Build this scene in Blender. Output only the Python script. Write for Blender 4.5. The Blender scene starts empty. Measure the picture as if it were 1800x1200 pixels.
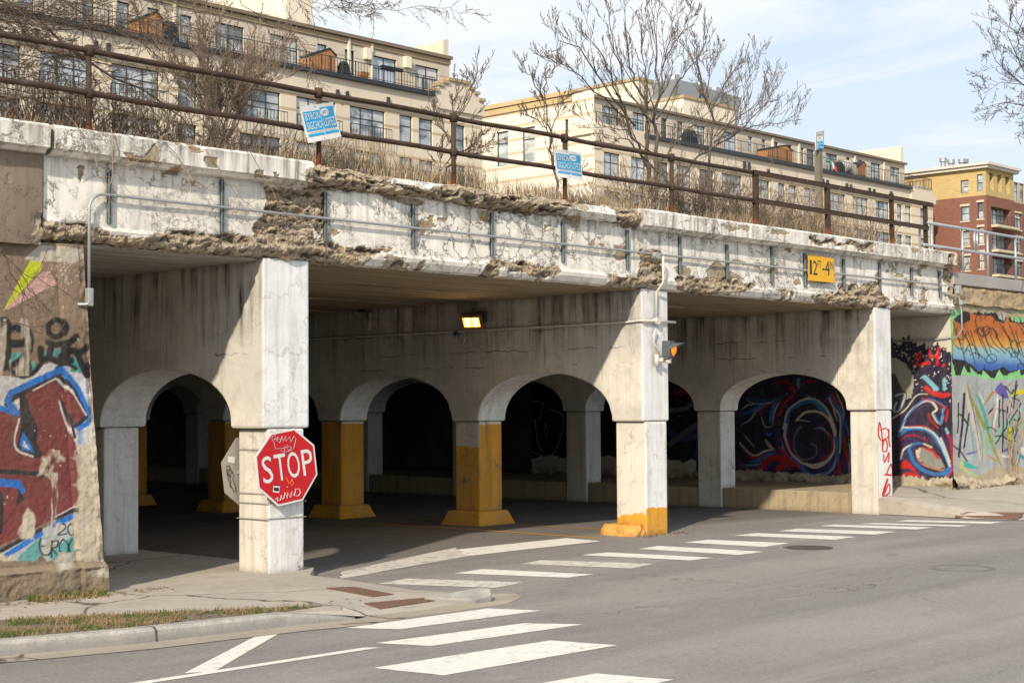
import bpy, math, random
import numpy as np
from mathutils import Vector, Matrix
from mathutils.geometry import tessellate_polygon
scene = bpy.context.scene
COL = scene.collection
R = math.radians
rnd = random.Random(7)

# ------------------------------------------------------------------ camera
CAM = np.array([0.0, 0.0, 2.04])
YAW, PIT, ROL, FOC = 0.8192879, 0.0416423, -0.00695317, 2742.9
def _axes():
    cy, sy = math.cos(YAW), math.sin(YAW)
    v = np.array([sy*math.cos(PIT), cy*math.cos(PIT), math.sin(PIT)])
    r0 = np.array([cy, -sy, 0.0]); u0 = np.cross(r0, v)
    rt = math.cos(ROL)*r0 + math.sin(ROL)*u0
    u = -math.sin(ROL)*r0 + math.cos(ROL)*u0
    return rt, u, v
RT, UP, VW = _axes()
cam_d = bpy.data.cameras.new('camera'); cam = bpy.data.objects.new('camera', cam_d); COL.objects.link(cam)
cam_d.sensor_width = 36; cam_d.lens = FOC/1800*36; cam_d.clip_end = 4000; cam_d.clip_start = 0.1
m = Matrix.Identity(4)
for i in range(3):
    m[i][0], m[i][1], m[i][2], m[i][3] = RT[i], UP[i], -VW[i], CAM[i]
cam.matrix_world = m
scene.camera = cam
# survey helpers: photograph measurements -> points on real planes of the place
def ray(x, y): return VW*FOC + RT*(x-900) - UP*(y-600)
def atz(x, y, z=0.0):
    d = ray(x, y); return CAM + d*((z-CAM[2])/d[2])
def aty(x, y, Y):
    d = ray(x, y); return CAM + d*(Y/d[1])
def atx(x, y, X):
    d = ray(x, y); return CAM + d*(X/d[0])
def PX(P):
    d = np.asarray(P, float) - CAM; w = d@VW
    return 900 + FOC*(d@RT)/w, 600 - FOC*(d@UP)/w

# ------------------------------------------------------------------ numpy noise
def _h(ix, iy, s):
    n = (ix.astype(np.int64)*374761393 + iy.astype(np.int64)*668265263 + s*1442695041) & 0x7fffffff
    n = ((n ^ (n >> 13))*1274126177) & 0x7fffffff
    return ((n ^ (n >> 16)) & 0xffff)/65535.0
def vnoise(x, y, s=0):
    x = np.asarray(x, float); y = np.asarray(y, float)
    ix = np.floor(x); iy = np.floor(y); fx = x-ix; fy = y-iy
    fx = fx*fx*(3-2*fx); fy = fy*fy*(3-2*fy)
    a = _h(ix, iy, s); b = _h(ix+1, iy, s); c = _h(ix, iy+1, s); d = _h(ix+1, iy+1, s)
    return (a*(1-fx)+b*fx)*(1-fy) + (c*(1-fx)+d*fx)*fy
def fbm(x, y, s=0, o=4):
    t = 0; a = 0.5
    for i in range(o):
        t = t + a*vnoise(x, y, s+i*17); x = np.asarray(x)*2.03; y = np.asarray(y)*2.03; a *= 0.5
    return t/(1-0.5**o)

# ------------------------------------------------------------------ objects
def tag(o, label=None, cat=None, group=None, kind=None):
    if label: o['label'] = label
    if cat: o['category'] = cat
    if group: o['group'] = group
    if kind: o['kind'] = kind
    return o
def thing(name, label, cat, loc=(0, 0, 0), group=None):
    o = bpy.data.objects.new(name, None); COL.objects.link(o)
    o.location = loc; o.empty_display_size = 0.2
    o['woff'] = [float(c) for c in loc]
    return tag(o, label, cat, group)
def woff(p):
    t = np.zeros(3)
    while p is not None:
        t = t + np.array(p.location); p = p.parent
    return t
class MB:
    def __init__(s): s.v = []; s.f = []; s.mi = []; s.cur = 0
    def add(s, vs, fs):
        b = len(s.v); s.v.extend([tuple(map(float, q)) for q in vs])
        for f in fs: s.f.append(tuple(b+i for i in f)); s.mi.append(s.cur)
    def box(s, x0, x1, y0, y1, z0, z1):
        s.add([(x0,y0,z0),(x1,y0,z0),(x1,y1,z0),(x0,y1,z0),(x0,y0,z1),(x1,y0,z1),(x1,y1,z1),(x0,y1,z1)],
              [(0,3,2,1),(4,5,6,7),(0,1,5,4),(1,2,6,5),(2,3,7,6),(3,0,4,7)])
    def frustum(s, b, t, z0, z1):   # b,t = (x0,x1,y0,y1)
        s.add([(b[0],b[2],z0),(b[1],b[2],z0),(b[1],b[3],z0),(b[0],b[3],z0),(t[0],t[2],z1),(t[1],t[2],z1),(t[1],t[3],z1),(t[0],t[3],z1)],
              [(0,3,2,1),(4,5,6,7),(0,1,5,4),(1,2,6,5),(2,3,7,6),(3,0,4,7)])
    def obox(s, c, ux, uy, uz, hx, hy, hz):
        c = np.array(c, float); ux, uy, uz = [np.array(q, float)/np.linalg.norm(q) for q in (ux, uy, uz)]
        vs = [c + a*hx*ux + b*hy*uy + d*hz*uz for d in (-1, 1) for (a, b) in ((-1,-1),(1,-1),(1,1),(-1,1))]
        s.add(vs, [(0,3,2,1),(4,5,6,7),(0,1,5,4),(1,2,6,5),(2,3,7,6),(3,0,4,7)])
    def tube(s, pts, r, n=6, cap=True):
        pts = [np.array(p, float) for p in pts]; N = len(pts)
        if not hasattr(r, '__len__'): r = [r]*N
        d = pts[1]-pts[0]; d = d/(np.linalg.norm(d)+1e-9)
        a = np.cross(d, (0, 0, 1)); 
        if np.linalg.norm(a) < 1e-3: a = np.cross(d, (1, 0, 0))
        a /= np.linalg.norm(a); vs = []
        for i, p in enumerate(pts):
            if 0 < i < N-1: d = pts[i+1]-pts[i-1]
            elif i: d = pts[i]-pts[i-1]
            d = d/(np.linalg.norm(d)+1e-9)
            a = a - d*(a@d); a /= (np.linalg.norm(a)+1e-9); b = np.cross(d, a)
            for k in range(n):
                t = 2*math.pi*k/n; vs.append(p + r[i]*(math.cos(t)*a + math.sin(t)*b))
        fs = [(i*n+k, i*n+(k+1)%n, (i+1)*n+(k+1)%n, (i+1)*n+k) for i in range(N-1) for k in range(n)]
        if cap: fs += [tuple(range(n-1, -1, -1)), tuple((N-1)*n+k for k in range(n))]
        s.add(vs, fs)
    def poly(s, pts): s.add(pts, [tuple(range(len(pts)))])
    def prism(s, pts, off):   # pts planar polygon (n,3), off vector
        pts = [np.array(p, float) for p in pts]; n = len(pts); off = np.array(off, float)
        s.add(pts + [p+off for p in pts], [tuple(range(n-1, -1, -1)), tuple(range(n, 2*n))] + [(i, (i+1) % n, n+(i+1) % n, n+i) for i in range(n)])
    def build(s, name, mats, parent=None, smooth=False, bevel=0, kind=None, label=None, recalc=True):
        me = bpy.data.meshes.new(name)
        o_ = woff(parent) if parent else np.zeros(3)
        vv = np.array(s.v) - o_
        me.from_pydata(vv.tolist(), [], s.f)
        if not isinstance(mats, (list, tuple)): mats = [mats]
        for q in mats: me.materials.append(q)
        if len(mats) > 1: me.polygons.foreach_set('material_index', s.mi)
        if smooth: me.polygons.foreach_set('use_smooth', [True]*len(me.polygons))
        if recalc and len(s.f) < 60000:
            import bmesh
            bm = bmesh.new(); bm.from_mesh(me); bmesh.ops.recalc_face_normals(bm, faces=bm.faces); bm.to_mesh(me); bm.free()
        me.update()
        o = bpy.data.objects.new(name, me); COL.objects.link(o)
        if parent: o.parent = parent
        if bevel:
            b = o.modifiers.new('bevel', 'BEVEL'); b.width = bevel; b.segments = 2; b.limit_method = 'ANGLE'; b.angle_limit = R(35)
        if kind: o['kind'] = kind
        if label: o['label'] = label
        return o
def grid(name, P, mat, parent=None, attrs=None, smooth=True, kind=None, flip=False, label=None):
    """P: (n,m,3) array of world points; attrs: dict name -> (n,m) or (n,m,4)"""
    n, m_ = P.shape[:2]
    idx = np.arange(n*m_).reshape(n, m_)
    a, b, c, d = idx[:-1, :-1].ravel(), idx[1:, :-1].ravel(), idx[1:, 1:].ravel(), idx[:-1, 1:].ravel()
    F = np.stack([a, b, c, d] if not flip else [d, c, b, a], 1)
    me = bpy.data.meshes.new(name)
    V = (P.reshape(-1, 3) - (woff(parent) if parent else 0))
    me.vertices.add(len(V)); me.vertices.foreach_set('co', V.ravel())
    me.loops.add(F.size); me.loops.foreach_set('vertex_index', F.ravel())
    me.polygons.add(len(F)); me.polygons.foreach_set('loop_start', np.arange(0, F.size, 4)); me.polygons.foreach_set('loop_total', np.full(len(F), 4))
    me.update(calc_edges=True)
    me.polygons.foreach_set('use_smooth', [smooth]*len(F))
    me.materials.append(mat)
    for k, A in (attrs or {}).items():
        if A.ndim == 3:
            at = me.color_attributes.new(k, 'FLOAT_COLOR', 'POINT'); at.data.foreach_set('color', A.reshape(-1, 4).astype(np.float32).ravel())
        else:
            at = me.attributes.new(k, 'FLOAT', 'POINT'); at.data.foreach_set('value', A.astype(np.float32).ravel())
    o = bpy.data.objects.new(name, me); COL.objects.link(o)
    if parent: o.parent = parent
    if kind: o['kind'] = kind
    if label: o['label'] = label
    return o

# ------------------------------------------------------------------ material kit
class NT:
    def __init__(s, name):
        s.m = bpy.data.materials.new(name); s.m.use_nodes = True
        s.t = s.m.node_tree; s.t.nodes.clear()
        s.out = s.n('ShaderNodeOutputMaterial'); s.b = s.n('ShaderNodeBsdfPrincipled')
        s.t.links.new(s.b.outputs[0], s.out.inputs[0])
        s.pos = s.n('ShaderNodeNewGeometry').outputs['Position']
    def n(s, k, **kw):
        q = s.t.nodes.new(k)
        for a, v in kw.items(): setattr(q, a, v)
        return q
    def l(s, a, b):
        if isinstance(a, (int, float)): b.default_value = a
        elif isinstance(a, (tuple, list)): b.default_value = tuple(a)+((1.0,) if len(a) == 3 and len(b.default_value) == 4 else ())
        else: s.t.links.new(a, b)
    def math(s, op, a, b=0.0, c=None, clamp=False):
        q = s.n('ShaderNodeMath', operation=op, use_clamp=clamp); s.l(a, q.inputs[0]); s.l(b, q.inputs[1])
        if c is not None: s.l(c, q.inputs[2])
        return q.outputs[0]
    def map(s, v, sc=(1, 1, 1), loc=(0, 0, 0), rot=(0, 0, 0)):
        q = s.n('ShaderNodeMapping'); s.l(v, q.inputs[0]); q.inputs['Scale'].default_value = sc; q.inputs['Location'].default_value = loc; q.inputs['Rotation'].default_value = rot
        return q.outputs[0]
    def noise(s, sc, det=6, rough=0.6, v=None, dist=0.0, col=False):
        q = s.n('ShaderNodeTexNoise'); s.l(v if v is not None else s.pos, q.inputs['Vector'])
        q.inputs['Scale'].default_value = sc; q.inputs['Detail'].default_value = det; q.inputs['Roughness'].default_value = rough; q.inputs['Distortion'].default_value = dist
        return q.outputs['Color' if col else 'Fac']
    def vor(s, sc, v=None, feat='F1', out='Distance'):
        q = s.n('ShaderNodeTexVoronoi', feature=feat); s.l(v if v is not None else s.pos, q.inputs['Vector']); q.inputs['Scale'].default_value = sc
        return q.outputs[out]
    def rng(s, v, a, b, c=0.0, d=1.0, smooth=False):
        q = s.n('ShaderNodeMapRange', interpolation_type='SMOOTHSTEP' if smooth else 'LINEAR'); s.l(v, q.inputs[0])
        for i, x in enumerate((a, b, c, d)): q.inputs[i+1].default_value = x
        return q.outputs[0]
    def mix(s, f, a, b, mode='MIX'):
        q = s.n('ShaderNodeMix', data_type='RGBA', blend_type=mode); s.l(f, q.inputs[0]); s.l(a, q.inputs[6]); s.l(b, q.inputs[7])
        return q.outputs[2]
    def vadd(s, a, b, op='ADD'):
        q = s.n('ShaderNodeVectorMath', operation=op); s.l(a, q.inputs[0]); s.l(b, q.inputs[1]); return q.outputs[0]
    def vscale(s, a, f):
        q = s.n('ShaderNodeVectorMath', operation='SCALE'); s.l(a, q.inputs[0]); s.l(f, q.inputs[3]); return q.outputs[0]
    def sep(s, v): 
        q = s.n('ShaderNodeSeparateXYZ'); s.l(v, q.inputs[0]); return q.outputs
    def attr(s, name, out='Fac'):
        q = s.n('ShaderNodeAttribute', attribute_name=name); return q.outputs[out]
    def bump(s, h, st=0.5, d=0.02, prev=None):
        q = s.n('ShaderNodeBump'); q.inputs['Strength'].default_value = st; q.inputs['Distance'].default_value = d; s.l(h, q.inputs['Height'])
        if prev is not None: s.l(prev, q.inputs['Normal'])
        return q.outputs[0]
    def fin(s, col, rough=0.85, nrm=None, metal=0.0, spec=0.3):
        s.l(col, s.b.inputs['Base Color']); s.l(rough, s.b.inputs['Roughness']); s.l(metal, s.b.inputs['Metallic']); s.b.inputs['Specular IOR Level'].default_value = spec
        if nrm is not None: s.l(nrm, s.b.inputs['Normal'])
        return s.m
def simple(name, col, rough=0.6, metal=0.0, var=0.15, sc=8.0, spec=0.4):
    k = NT(name); n = k.noise(sc, 5)
    c = k.mix(n, tuple(q*(1-var) for q in col), tuple(min(1, q*(1+var)) for q in col))
    return k.fin(c, rough, k.bump(k.noise(sc*6, 3), 0.15, 0.005), metal, spec)

def concrete(name, paint, exposed=(0.27, 0.22, 0.165), crack=1.0, dirt=0.5, attr=None, paint_attr=None, bumpy=0.4, soot=None, yellow=None, crack_sc=2.6, streak=0.35, peel=0.0, bent=False):
    """weathered painted concrete"""
    k = NT(name)
    warp = k.vadd(k.pos, k.vscale(k.vadd(k.noise(2.3, 7, 0.7, col=True), (0.5, 0.5, 0.5), 'SUBTRACT'), 0.75))
    big = k.noise(0.9, 7, 0.65)
    med = k.noise(5.0, 6, 0.65)
    fine = k.noise(38.0, 4, 0.7)
    st = k.noise(1.0, 6, 0.62, v=k.map(k.pos, (6.5, 6.5, 0.42)))
    st2 = k.noise(1.0, 5, 0.6, v=k.map(k.pos, (17, 17, 1.1), (3, 1, 7)))
    board = k.noise(1.0, 3, 0.5, v=k.map(k.pos, (22, 22, 0.25), (1, 5, 2)))
    base = paint
    if paint_attr: base = k.attr(paint_attr, 'Color')
    z = k.sep(k.pos)[2]
    if yellow:
        zz = k.math('ADD', z, k.math('MULTIPLY', k.math('SUBTRACT', k.noise(3.0, 3), 0.5), yellow[1]))
        base = k.mix(k.rng(zz, yellow[0]-0.01, yellow[0]+0.01), (0.74, 0.34, 0.012), base)
    c = k.mix(k.rng(big, 0.35, 0.7), base, k.mix(1.0, base, (0.86, 0.82, 0.76), 'MULTIPLY') if paint_attr else k.mix(0.35, base, (0.42, 0.36, 0.28)))
    c = k.mix(k.math('MULTIPLY', k.rng(st, 0.48, 0.72), streak), c, (0.13, 0.105, 0.075))
    c = k.mix(k.math('MULTIPLY', k.rng(st2, 0.55, 0.8), streak*0.8), c, (0.20, 0.16, 0.11))
    c = k.mix(k.math('MULTIPLY', k.rng(med, 0.52, 0.75), dirt*0.55), c, (0.24, 0.205, 0.155))
    c = k.mix(k.math('MULTIPLY', k.rng(board, 0.35, 0.7), 0.08), c, (0.16, 0.14, 0.11))
    c = k.mix(k.math('MULTIPLY', k.rng(fine, 0.62, 0.78), 0.35), c, (0.16, 0.14, 0.11))
    if bent:
        blk = k.noise(1.0, 5, 0.6, v=k.map(k.pos, (0.5, 0.55, 0.8), (2, 6, 1))); c = k.mix(k.rng(blk, 0.42, 0.60), c, (0.52, 0.49, 0.44)); c = k.mix(k.rng(k.noise(2.4, 6, 0.7), 0.50, 0.66, 0, 0.45), c, (0.36, 0.32, 0.26))
        yy = k.sep(k.pos)[1]
        for per, off_, wd_, am in ((1.22, 0.35, 0.007, 0.8), (0.37, 0.1, 0.004, 0.35)):
            fr = k.math('ABSOLUTE', k.math('SUBTRACT', k.math('FRACT', k.math('MULTIPLY', k.math('ADD', yy, off_), 1/per)), 0.5))
            c = k.mix(k.math('MULTIPLY', k.rng(fr, 0.0, wd_/per, am, 0), k.rng(k.noise(1.6, 3, v=k.map(k.pos, (1, .4, 1), (per, 0, 0))), .42, .55)), c, (0.09, 0.075, 0.06))
        for zc_ in (2.98, 3.32, 2.72):
            dz_ = k.math('ABSOLUTE', k.math('SUBTRACT', k.math('ADD', z, k.math('MULTIPLY', k.math('SUBTRACT', k.noise(4.0, 5, .7), .5), .16)), zc_))
            c = k.mix(k.math('MULTIPLY', k.rng(dz_, 0.004, 0.012, .8, 0), k.rng(k.noise(1.0, 3, v=k.map(k.pos, loc=(zc_*3, 0, 0))), .52, .58)), c, (0.08, 0.065, 0.05))
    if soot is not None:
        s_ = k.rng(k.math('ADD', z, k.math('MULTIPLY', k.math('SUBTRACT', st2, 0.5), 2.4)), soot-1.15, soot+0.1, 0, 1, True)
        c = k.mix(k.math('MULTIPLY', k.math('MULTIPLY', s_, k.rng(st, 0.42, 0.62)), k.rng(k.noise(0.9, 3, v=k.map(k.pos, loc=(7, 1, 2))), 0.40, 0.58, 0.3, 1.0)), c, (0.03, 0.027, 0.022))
    # exposed aggregate
    ag = k.vor(42.0, out='Color'); agn = k.noise(9.0, 6, 0.7)
    ex = k.mix(k.rng(agn, 0.3, 0.7), tuple(q*0.45 for q in exposed), tuple(min(1, q*1.35) for q in exposed))
    ex = k.mix(0.25, ex, k.mix(k.sep(ag)[0], (0.10, 0.07, 0.045), (0.50, 0.38, 0.24)))
    agb = k.vor(17.0, v=warp, out='Color'); ex = k.mix(k.rng(k.sep(agb)[1], 0.72, 0.78, 0, 0.6), ex, (0.44, 0.40, 0.33)); ex = k.mix(k.rng(k.sep(agb)[2], 0.80, 0.84, 0, 0.6), ex, (0.36, 0.20, 0.07))
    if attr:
        cv = k.attr('cav'); ex = k.mix(k.rng(cv, 0.15, 1.0, 0.0, 0.7), ex, (0.035, 0.026, 0.018)); ex = k.mix(k.rng(cv, 0.0, -1.0, 0.0, 0.3), ex, (0.50, 0.43, 0.33))  # shade in recesses and paler high spots painted in by cavity
    h = k.math('MULTIPLY', k.noise(7, 8, 0.7), bumpy)
    h = k.math('ADD', h, k.math('MULTIPLY', fine, 0.12))
    ef = None
    if attr:
        a = k.attr(attr)
        ef = k.rng(k.math('ADD', a, k.math('MULTIPLY', k.math('SUBTRACT', k.noise(11, 6, 0.75), 0.5), 0.8)), 0.47, 0.53)
    if peel > 0:
        pf = k.rng(k.math('ADD', k.noise(3.3, 8, 0.72, v=warp), k.math('MULTIPLY', big, 0.35)), 0.88-peel, 0.89-peel)
        ef = pf if ef is None else k.math('MAXIMUM', ef, pf)
    if crack > 0:
        cv_ = k.map(warp, (1, 1, 1.55)) if crack > 1.2 else warp
        vd = k.vor(crack_sc, v=cv_, feat='DISTANCE_TO_EDGE')
        vd2 = k.vor(crack_sc*3.1, v=warp, feat='DISTANCE_TO_EDGE')
        msk = k.rng(k.noise(0.8, 3, v=k.map(k.pos, loc=(4, 2, 9))), 0.44, 0.56)
        msk2 = k.rng(k.noise(1.3, 3, v=k.map(k.pos, loc=(1, 8, 3))), 0.50, 0.60)
        ck = k.math('MULTIPLY', k.rng(vd, 0.002, 0.012, 1, 0) if crack < 1.2 else k.rng(vd, 0.008, 0.036, 1, 0), msk)
        ck2 = k.math('MULTIPLY', k.rng(vd2, 0.006, 0.035 if crack <= 1 else 0.05, 1, 0), msk2)
        ck = k.math('MULTIPLY', k.math('MAXIMUM', ck, k.math('MULTIPLY', ck2, 0.7)), crack, clamp=True)
        c = k.mix(k.math('MULTIPLY', ck, 0.8), c, (0.09, 0.07, 0.05)); h = k.math('SUBTRACT', h, k.math('MULTIPLY', ck, 0.5))
    if ef is not None:
        c = k.mix(ef, c, ex)
        h = k.math('ADD', h, k.math('MULTIPLY', ef, k.math('SUBTRACT', k.math('MULTIPLY', k.noise(16, 8, 0.8), 1.2), 0.85)))
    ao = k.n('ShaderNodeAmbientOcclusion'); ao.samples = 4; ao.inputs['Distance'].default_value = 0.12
    c = k.mix(k.rng(ao.outputs['AO'], 0.3, 0.9, 0.55, 0), c, (0.06, 0.05, 0.04))  # crease shade from ambient occlusion put into the base colour
    return k.fin(c, 0.9, k.bump(h, 0.55, 0.03), 0, 0.2)
# ------------------------------------------------------------------ ground
def zroad(x, y):
    x = np.asarray(x, float); y = np.asarray(y, float)
    return -0.10 + 0.10*np.exp(-((x-20)**2/(2*4.5**2) + (y-17)**2/(2*5.0**2)))
def atg(px, py, off=0.0):
    z = -0.05
    for _ in range(8):
        p = atz(px, py, z); z = float(zroad(p[0], p[1])) + off
    return p
def asphalt():
    k = NT('asphalt')
    big = k.noise(0.35, 5, 0.6); band = k.noise(1.0, 4, 0.55, v=k.map(k.pos, (0.10, 0.55, 1), rot=(0, 0, R(-14))))
    fine = k.noise(70, 3, 0.8); gr = k.vor(120.0, out='Color'); med = k.noise(6, 6, 0.7)
    c = k.mix(k.rng(big, 0.3, 0.7), (0.26, 0.237, 0.212), (0.345, 0.317, 0.285))
    c = k.mix(k.rng(band, 0.44, 0.56), c, (0.225, 0.206, 0.192))
    c = k.mix(k.math('MULTIPLY', k.rng(med, 0.5, 0.75), 0.3), c, (0.14, 0.13, 0.12))
    c = k.mix(0.30, c, k.mix(k.sep(gr)[0], (0.07, 0.065, 0.06), (0.40, 0.37, 0.34)))
    c = k.mix(k.rng(fine, 0.6, 0.75, 0, 0.5), c, (0.09, 0.085, 0.08))
    pt = k.noise(1.6, 7, 0.75, v=k.map(k.pos, (0.5, 1, 1), (5, 3, 0), (0, 0, R(-20)))); c = k.mix(k.rng(pt, 0.56, 0.70, 0, 0.35), c, (0.12, 0.11, 0.10)); c = k.mix(k.rng(pt, 0.30, 0.42, 0.35, 0), c, (0.42, 0.385, 0.34))
    gv = k.vor(9.0, v=k.vadd(k.pos, k.vscale(k.noise(3, 3, col=True), .4))); c = k.mix(k.rng(gv, 0.02, 0.035, 0.7, 0), c, (0.09, 0.07, 0.055))
    warp = k.vadd(k.pos, k.vscale(k.noise(1.2, 5, col=True), 0.9))
    vd = k.vor(0.16, v=warp, feat='DISTANCE_TO_EDGE')
    ck = k.math('MULTIPLY', k.rng(vd, 0.0005, 0.0016, 0.7, 0), k.rng(k.noise(0.3, 2), 0.48, 0.52))
    c = k.mix(ck, c, (0.045, 0.042, 0.04))
    # lanes under the bridge: shade of the deck darkened into the colour
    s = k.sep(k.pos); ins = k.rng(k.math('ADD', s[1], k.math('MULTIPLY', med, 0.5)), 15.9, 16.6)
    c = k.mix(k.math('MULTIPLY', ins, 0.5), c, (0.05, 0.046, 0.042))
    g2 = k.noise(22, 6, 0.85); g3 = k.noise(55, 3, 0.9); c = k.mix(k.rng(g2, 0.52, 0.66, 0, 0.38), c, (0.10, 0.09, 0.08)); c = k.mix(k.rng(g2, 0.32, 0.46, 0.34, 0), c, (0.46, 0.42, 0.37)); c = k.mix(k.rng(g3, 0.60, 0.72, 0, 0.5), c, (0.09, 0.08, 0.07)); c = k.mix(k.rng(g3, 0.27, 0.38, 0.5, 0), c, (0.50, 0.46, 0.41))
    tyre = k.noise(1.0, 5, 0.65, v=k.map(k.pos, (0.05, 0.9, 1), (2, 7, 0), (0, 0, R(-9)))); c = k.mix(k.rng(tyre, 0.54, 0.66, 0, 0.35), c, (0.13, 0.12, 0.11))
    h = k.math('ADD', k.math('MULTIPLY', k.sep(gr)[1], 0.5), fine)
    return k.fin(c, 0.88, k.bump(h, 0.5, 0.008), 0, 0.25)
M_ASPH = asphalt()
def slab(name, base, dark, joint=None):
    k = NT(name)
    big = k.noise(0.8, 6, 0.65); med = k.noise(5, 6, 0.7); fine = k.noise(55, 4, 0.75)
    c = k.mix(k.rng(big, 0.3, 0.7), base, tuple(q*0.78 for q in base))
    c = k.mix(k.math('MULTIPLY', k.rng(med, 0.5, 0.72), 0.45), c, dark)
    c = k.mix(k.rng(fine, 0.58, 0.75, 0, 0.4), c, tuple(q*0.4 for q in base))
    streak = k.noise(1, 5, 0.6, v=k.map(k.pos, (0.7, 4.5, 1), rot=(0, 0, R(12))))
    c = k.mix(k.rng(streak, 0.55, 0.75, 0, 0.45), c, dark)
    warp = k.vadd(k.pos, k.vscale(k.noise(1.5, 5, col=True), 0.35))
    vd = k.vor(0.22, v=warp, feat='DISTANCE_TO_EDGE')
    c = k.mix(k.rng(vd, 0.0015, 0.005, 0.85, 0), c, (0.07, 0.06, 0.05))
    return k.fin(c, 0.9, k.bump(k.math('ADD', fine, k.math('MULTIPLY', med, 0.7)), 0.4, 0.008), 0, 0.2)
M_WALK = slab('sidewalk_concrete', (0.46, 0.41, 0.345), (0.25, 0.215, 0.17))
def kerbmat():
    k = NT('kerb_concrete'); z = k.sep(k.pos)[2]; n = k.noise(3, 6, .7); f = k.noise(30, 5, .8); x = k.sep(k.pos)[0]
    c = k.mix(k.rng(n, .35, .65), (0.44, 0.41, 0.36), (0.30, 0.285, 0.26)); c = k.mix(k.rng(k.math('ADD', z, k.math('MULTIPLY', k.math('SUBTRACT', f, .5), .06)), -.06, .01, .55, 0), c, (.17, .165, .165)); c = k.mix(k.rng(f, .5, .68, 0, .6), c, (.16, .15, .14))
    fr = k.math('ABSOLUTE', k.math('SUBTRACT', k.math('FRACT', k.math('MULTIPLY', k.math('ADD', x, k.math('MULTIPLY', f, .04)), .42)), .5)); c = k.mix(k.rng(fr, .003, .008, .9, 0), c, (.06, .05, .04))
    return k.fin(c, .9, k.bump(k.math('ADD', f, n), .5, .015), 0, .2)
M_KERB = kerbmat()
M_GUT = slab('gutter_concrete', (0.40, 0.345, 0.275), (0.24, 0.20, 0.155))
def worn_paint(name, col, wear=0.0):
    k = NT(name)
    n = k.noise(9, 8, 0.75); f = k.noise(80, 3, 0.8); st = k.noise(1, 6, 0.7, v=k.map(k.pos, (1.2, 14, 1)))
    w = k.math('ADD', k.math('MULTIPLY', n, 0.6), k.math('MULTIPLY', st, 0.5))
    c = k.mix(k.rng(n, 0.35, 0.7), col, tuple(q*0.80 for q in col))
    c = k.mix(k.rng(w, 0.64-wear, 0.72-wear, 0, 0.9), c, (0.20, 0.185, 0.17))
    c = k.mix(k.rng(f, 0.62, 0.72, 0, 0.55), c, (0.26, 0.24, 0.22))
    return k.fin(c, 0.75, k.bump(f, 0.3, 0.004), 0, 0.3)
M_WHT = worn_paint('road_paint_white', (0.76, 0.72, 0.65), 0.03)
M_WHT2 = worn_paint('road_paint_white_worn', (0.62, 0.58, 0.51), 0.07)
M_YEL = worn_paint('road_paint_yellow', (0.50, 0.26, 0.035), 0.03)
M_SOIL = simple('soil', (0.16, 0.125, 0.085), 0.95, var=0.4, sc=3)
M_GRD = simple('bare_ground', (0.17, 0.15, 0.11), 0.95, var=0.3, sc=0.4)
g = MB(); g.poly([(-1500, -1500, -0.5), (1500, -1500, -0.5), (1500, 2500, -0.5), (-1500, 2500, -0.5)])
g.build('ground', M_GRD, kind='structure', recalc=False)
xs = np.concatenate([np.linspace(-60, 0, 20)[:-1], np.linspace(0, 45, 91)[:-1], np.linspace(45, 140, 20)])
ys = np.concatenate([np.linspace(-60, 2, 20)[:-1], np.linspace(2, 32, 61)[:-1], np.linspace(32, 80, 12)])
XX, YY = np.meshgrid(xs, ys, indexing='ij')
road = grid('road', np.stack([XX, YY, zroad(XX, YY)], -1), M_ASPH, kind='structure')
def decal(name, quad, mat, off=0.004, n=(14, 3), parent=None, jag=0.012):
    q = [np.array(p, float)[:2] for p in quad]
    u, v = np.meshgrid(np.linspace(0, 1, n[0]), np.linspace(0, 1, n[1]), indexing='ij')
    u = u[..., None]; v = v[..., None]
    P = (q[0]*(1-u)*(1-v) + q[1]*u*(1-v) + q[2]*u*v + q[3]*(1-u)*v)
    P = P + (np.stack([vnoise(P[..., 0]*9, P[..., 1]*9, 3), vnoise(P[..., 0]*9, P[..., 1]*9, 5)], -1)-0.5)*jag*2
    return grid(name, np.concatenate([P, zroad(P[..., 0], P[..., 1])[..., None]+off], -1), mat, parent=parent)
def px4(l): return [atg(*p) for p in l]
stripes = [
 [(610,1103.3),(703,1105.7),(951.7,1072.7),(856.7,1069.3)],
 [(658,1130),(760,1135),(1023,1097.3),(920,1095)],
 [(655,1174),(780,1186.7),(1085,1134),(967,1125.3)],
 [(665,1025.7),(715,1016.7),(920,1023.3),(870,1033.3)],
 [(800,1007.3),(846.7,1000),(1045,1009),(996.7,1015)],
 [(916.7,991),(950,984.3),(1150,990.7),(1110,999)],
 [(1021,975.5),(1065,970.7),(1255,980),(1214,984.5)],
 [(1121.7,964.5),(1158,959.3),(1343,969.3),(1300,975)],
 [(1203,953.3),(1243,948.3),(1388,954.3),(1343,961)],
 [(1290,941),(1330,936.7),(1506.7,943.3),(1466.7,948.3)],
 [(1368,933.3),(1403,929),(1575,934.3),(1537,939.3)],
 [(1440,924.3),(1467,921.7),(1641.7,926.7),(1611.7,930.3)],
 [(1510,920.7),(1537,919),(1707,923),(1687,925.3)],
 [(1573,916),(1597,913.7),(1763,917.3),(1740,920.3)]]
for i, s in enumerate(stripes):
    o = decal('crosswalk_stripe', px4(s), M_WHT2 if i in (3, 5) else M_WHT, parent=road)
q3 = [p[:2] for p in px4(stripes[2])]; b4 = atg(1047, 1183.3)[:2]
for kk in (1, 2):
    sh = (b4-q3[3])*kk; decal('crosswalk_stripe', [p+sh for p in q3], M_WHT, parent=road)
decal('stop_line', px4([(600,1017),(600,1005),(800,962),(820,977)]), M_WHT2, parent=road, jag=0.03)
decal('stop_line', px4([(820,977),(800,966),(995,945.5),(1056,951)]), M_WHT, parent=road)
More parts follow.
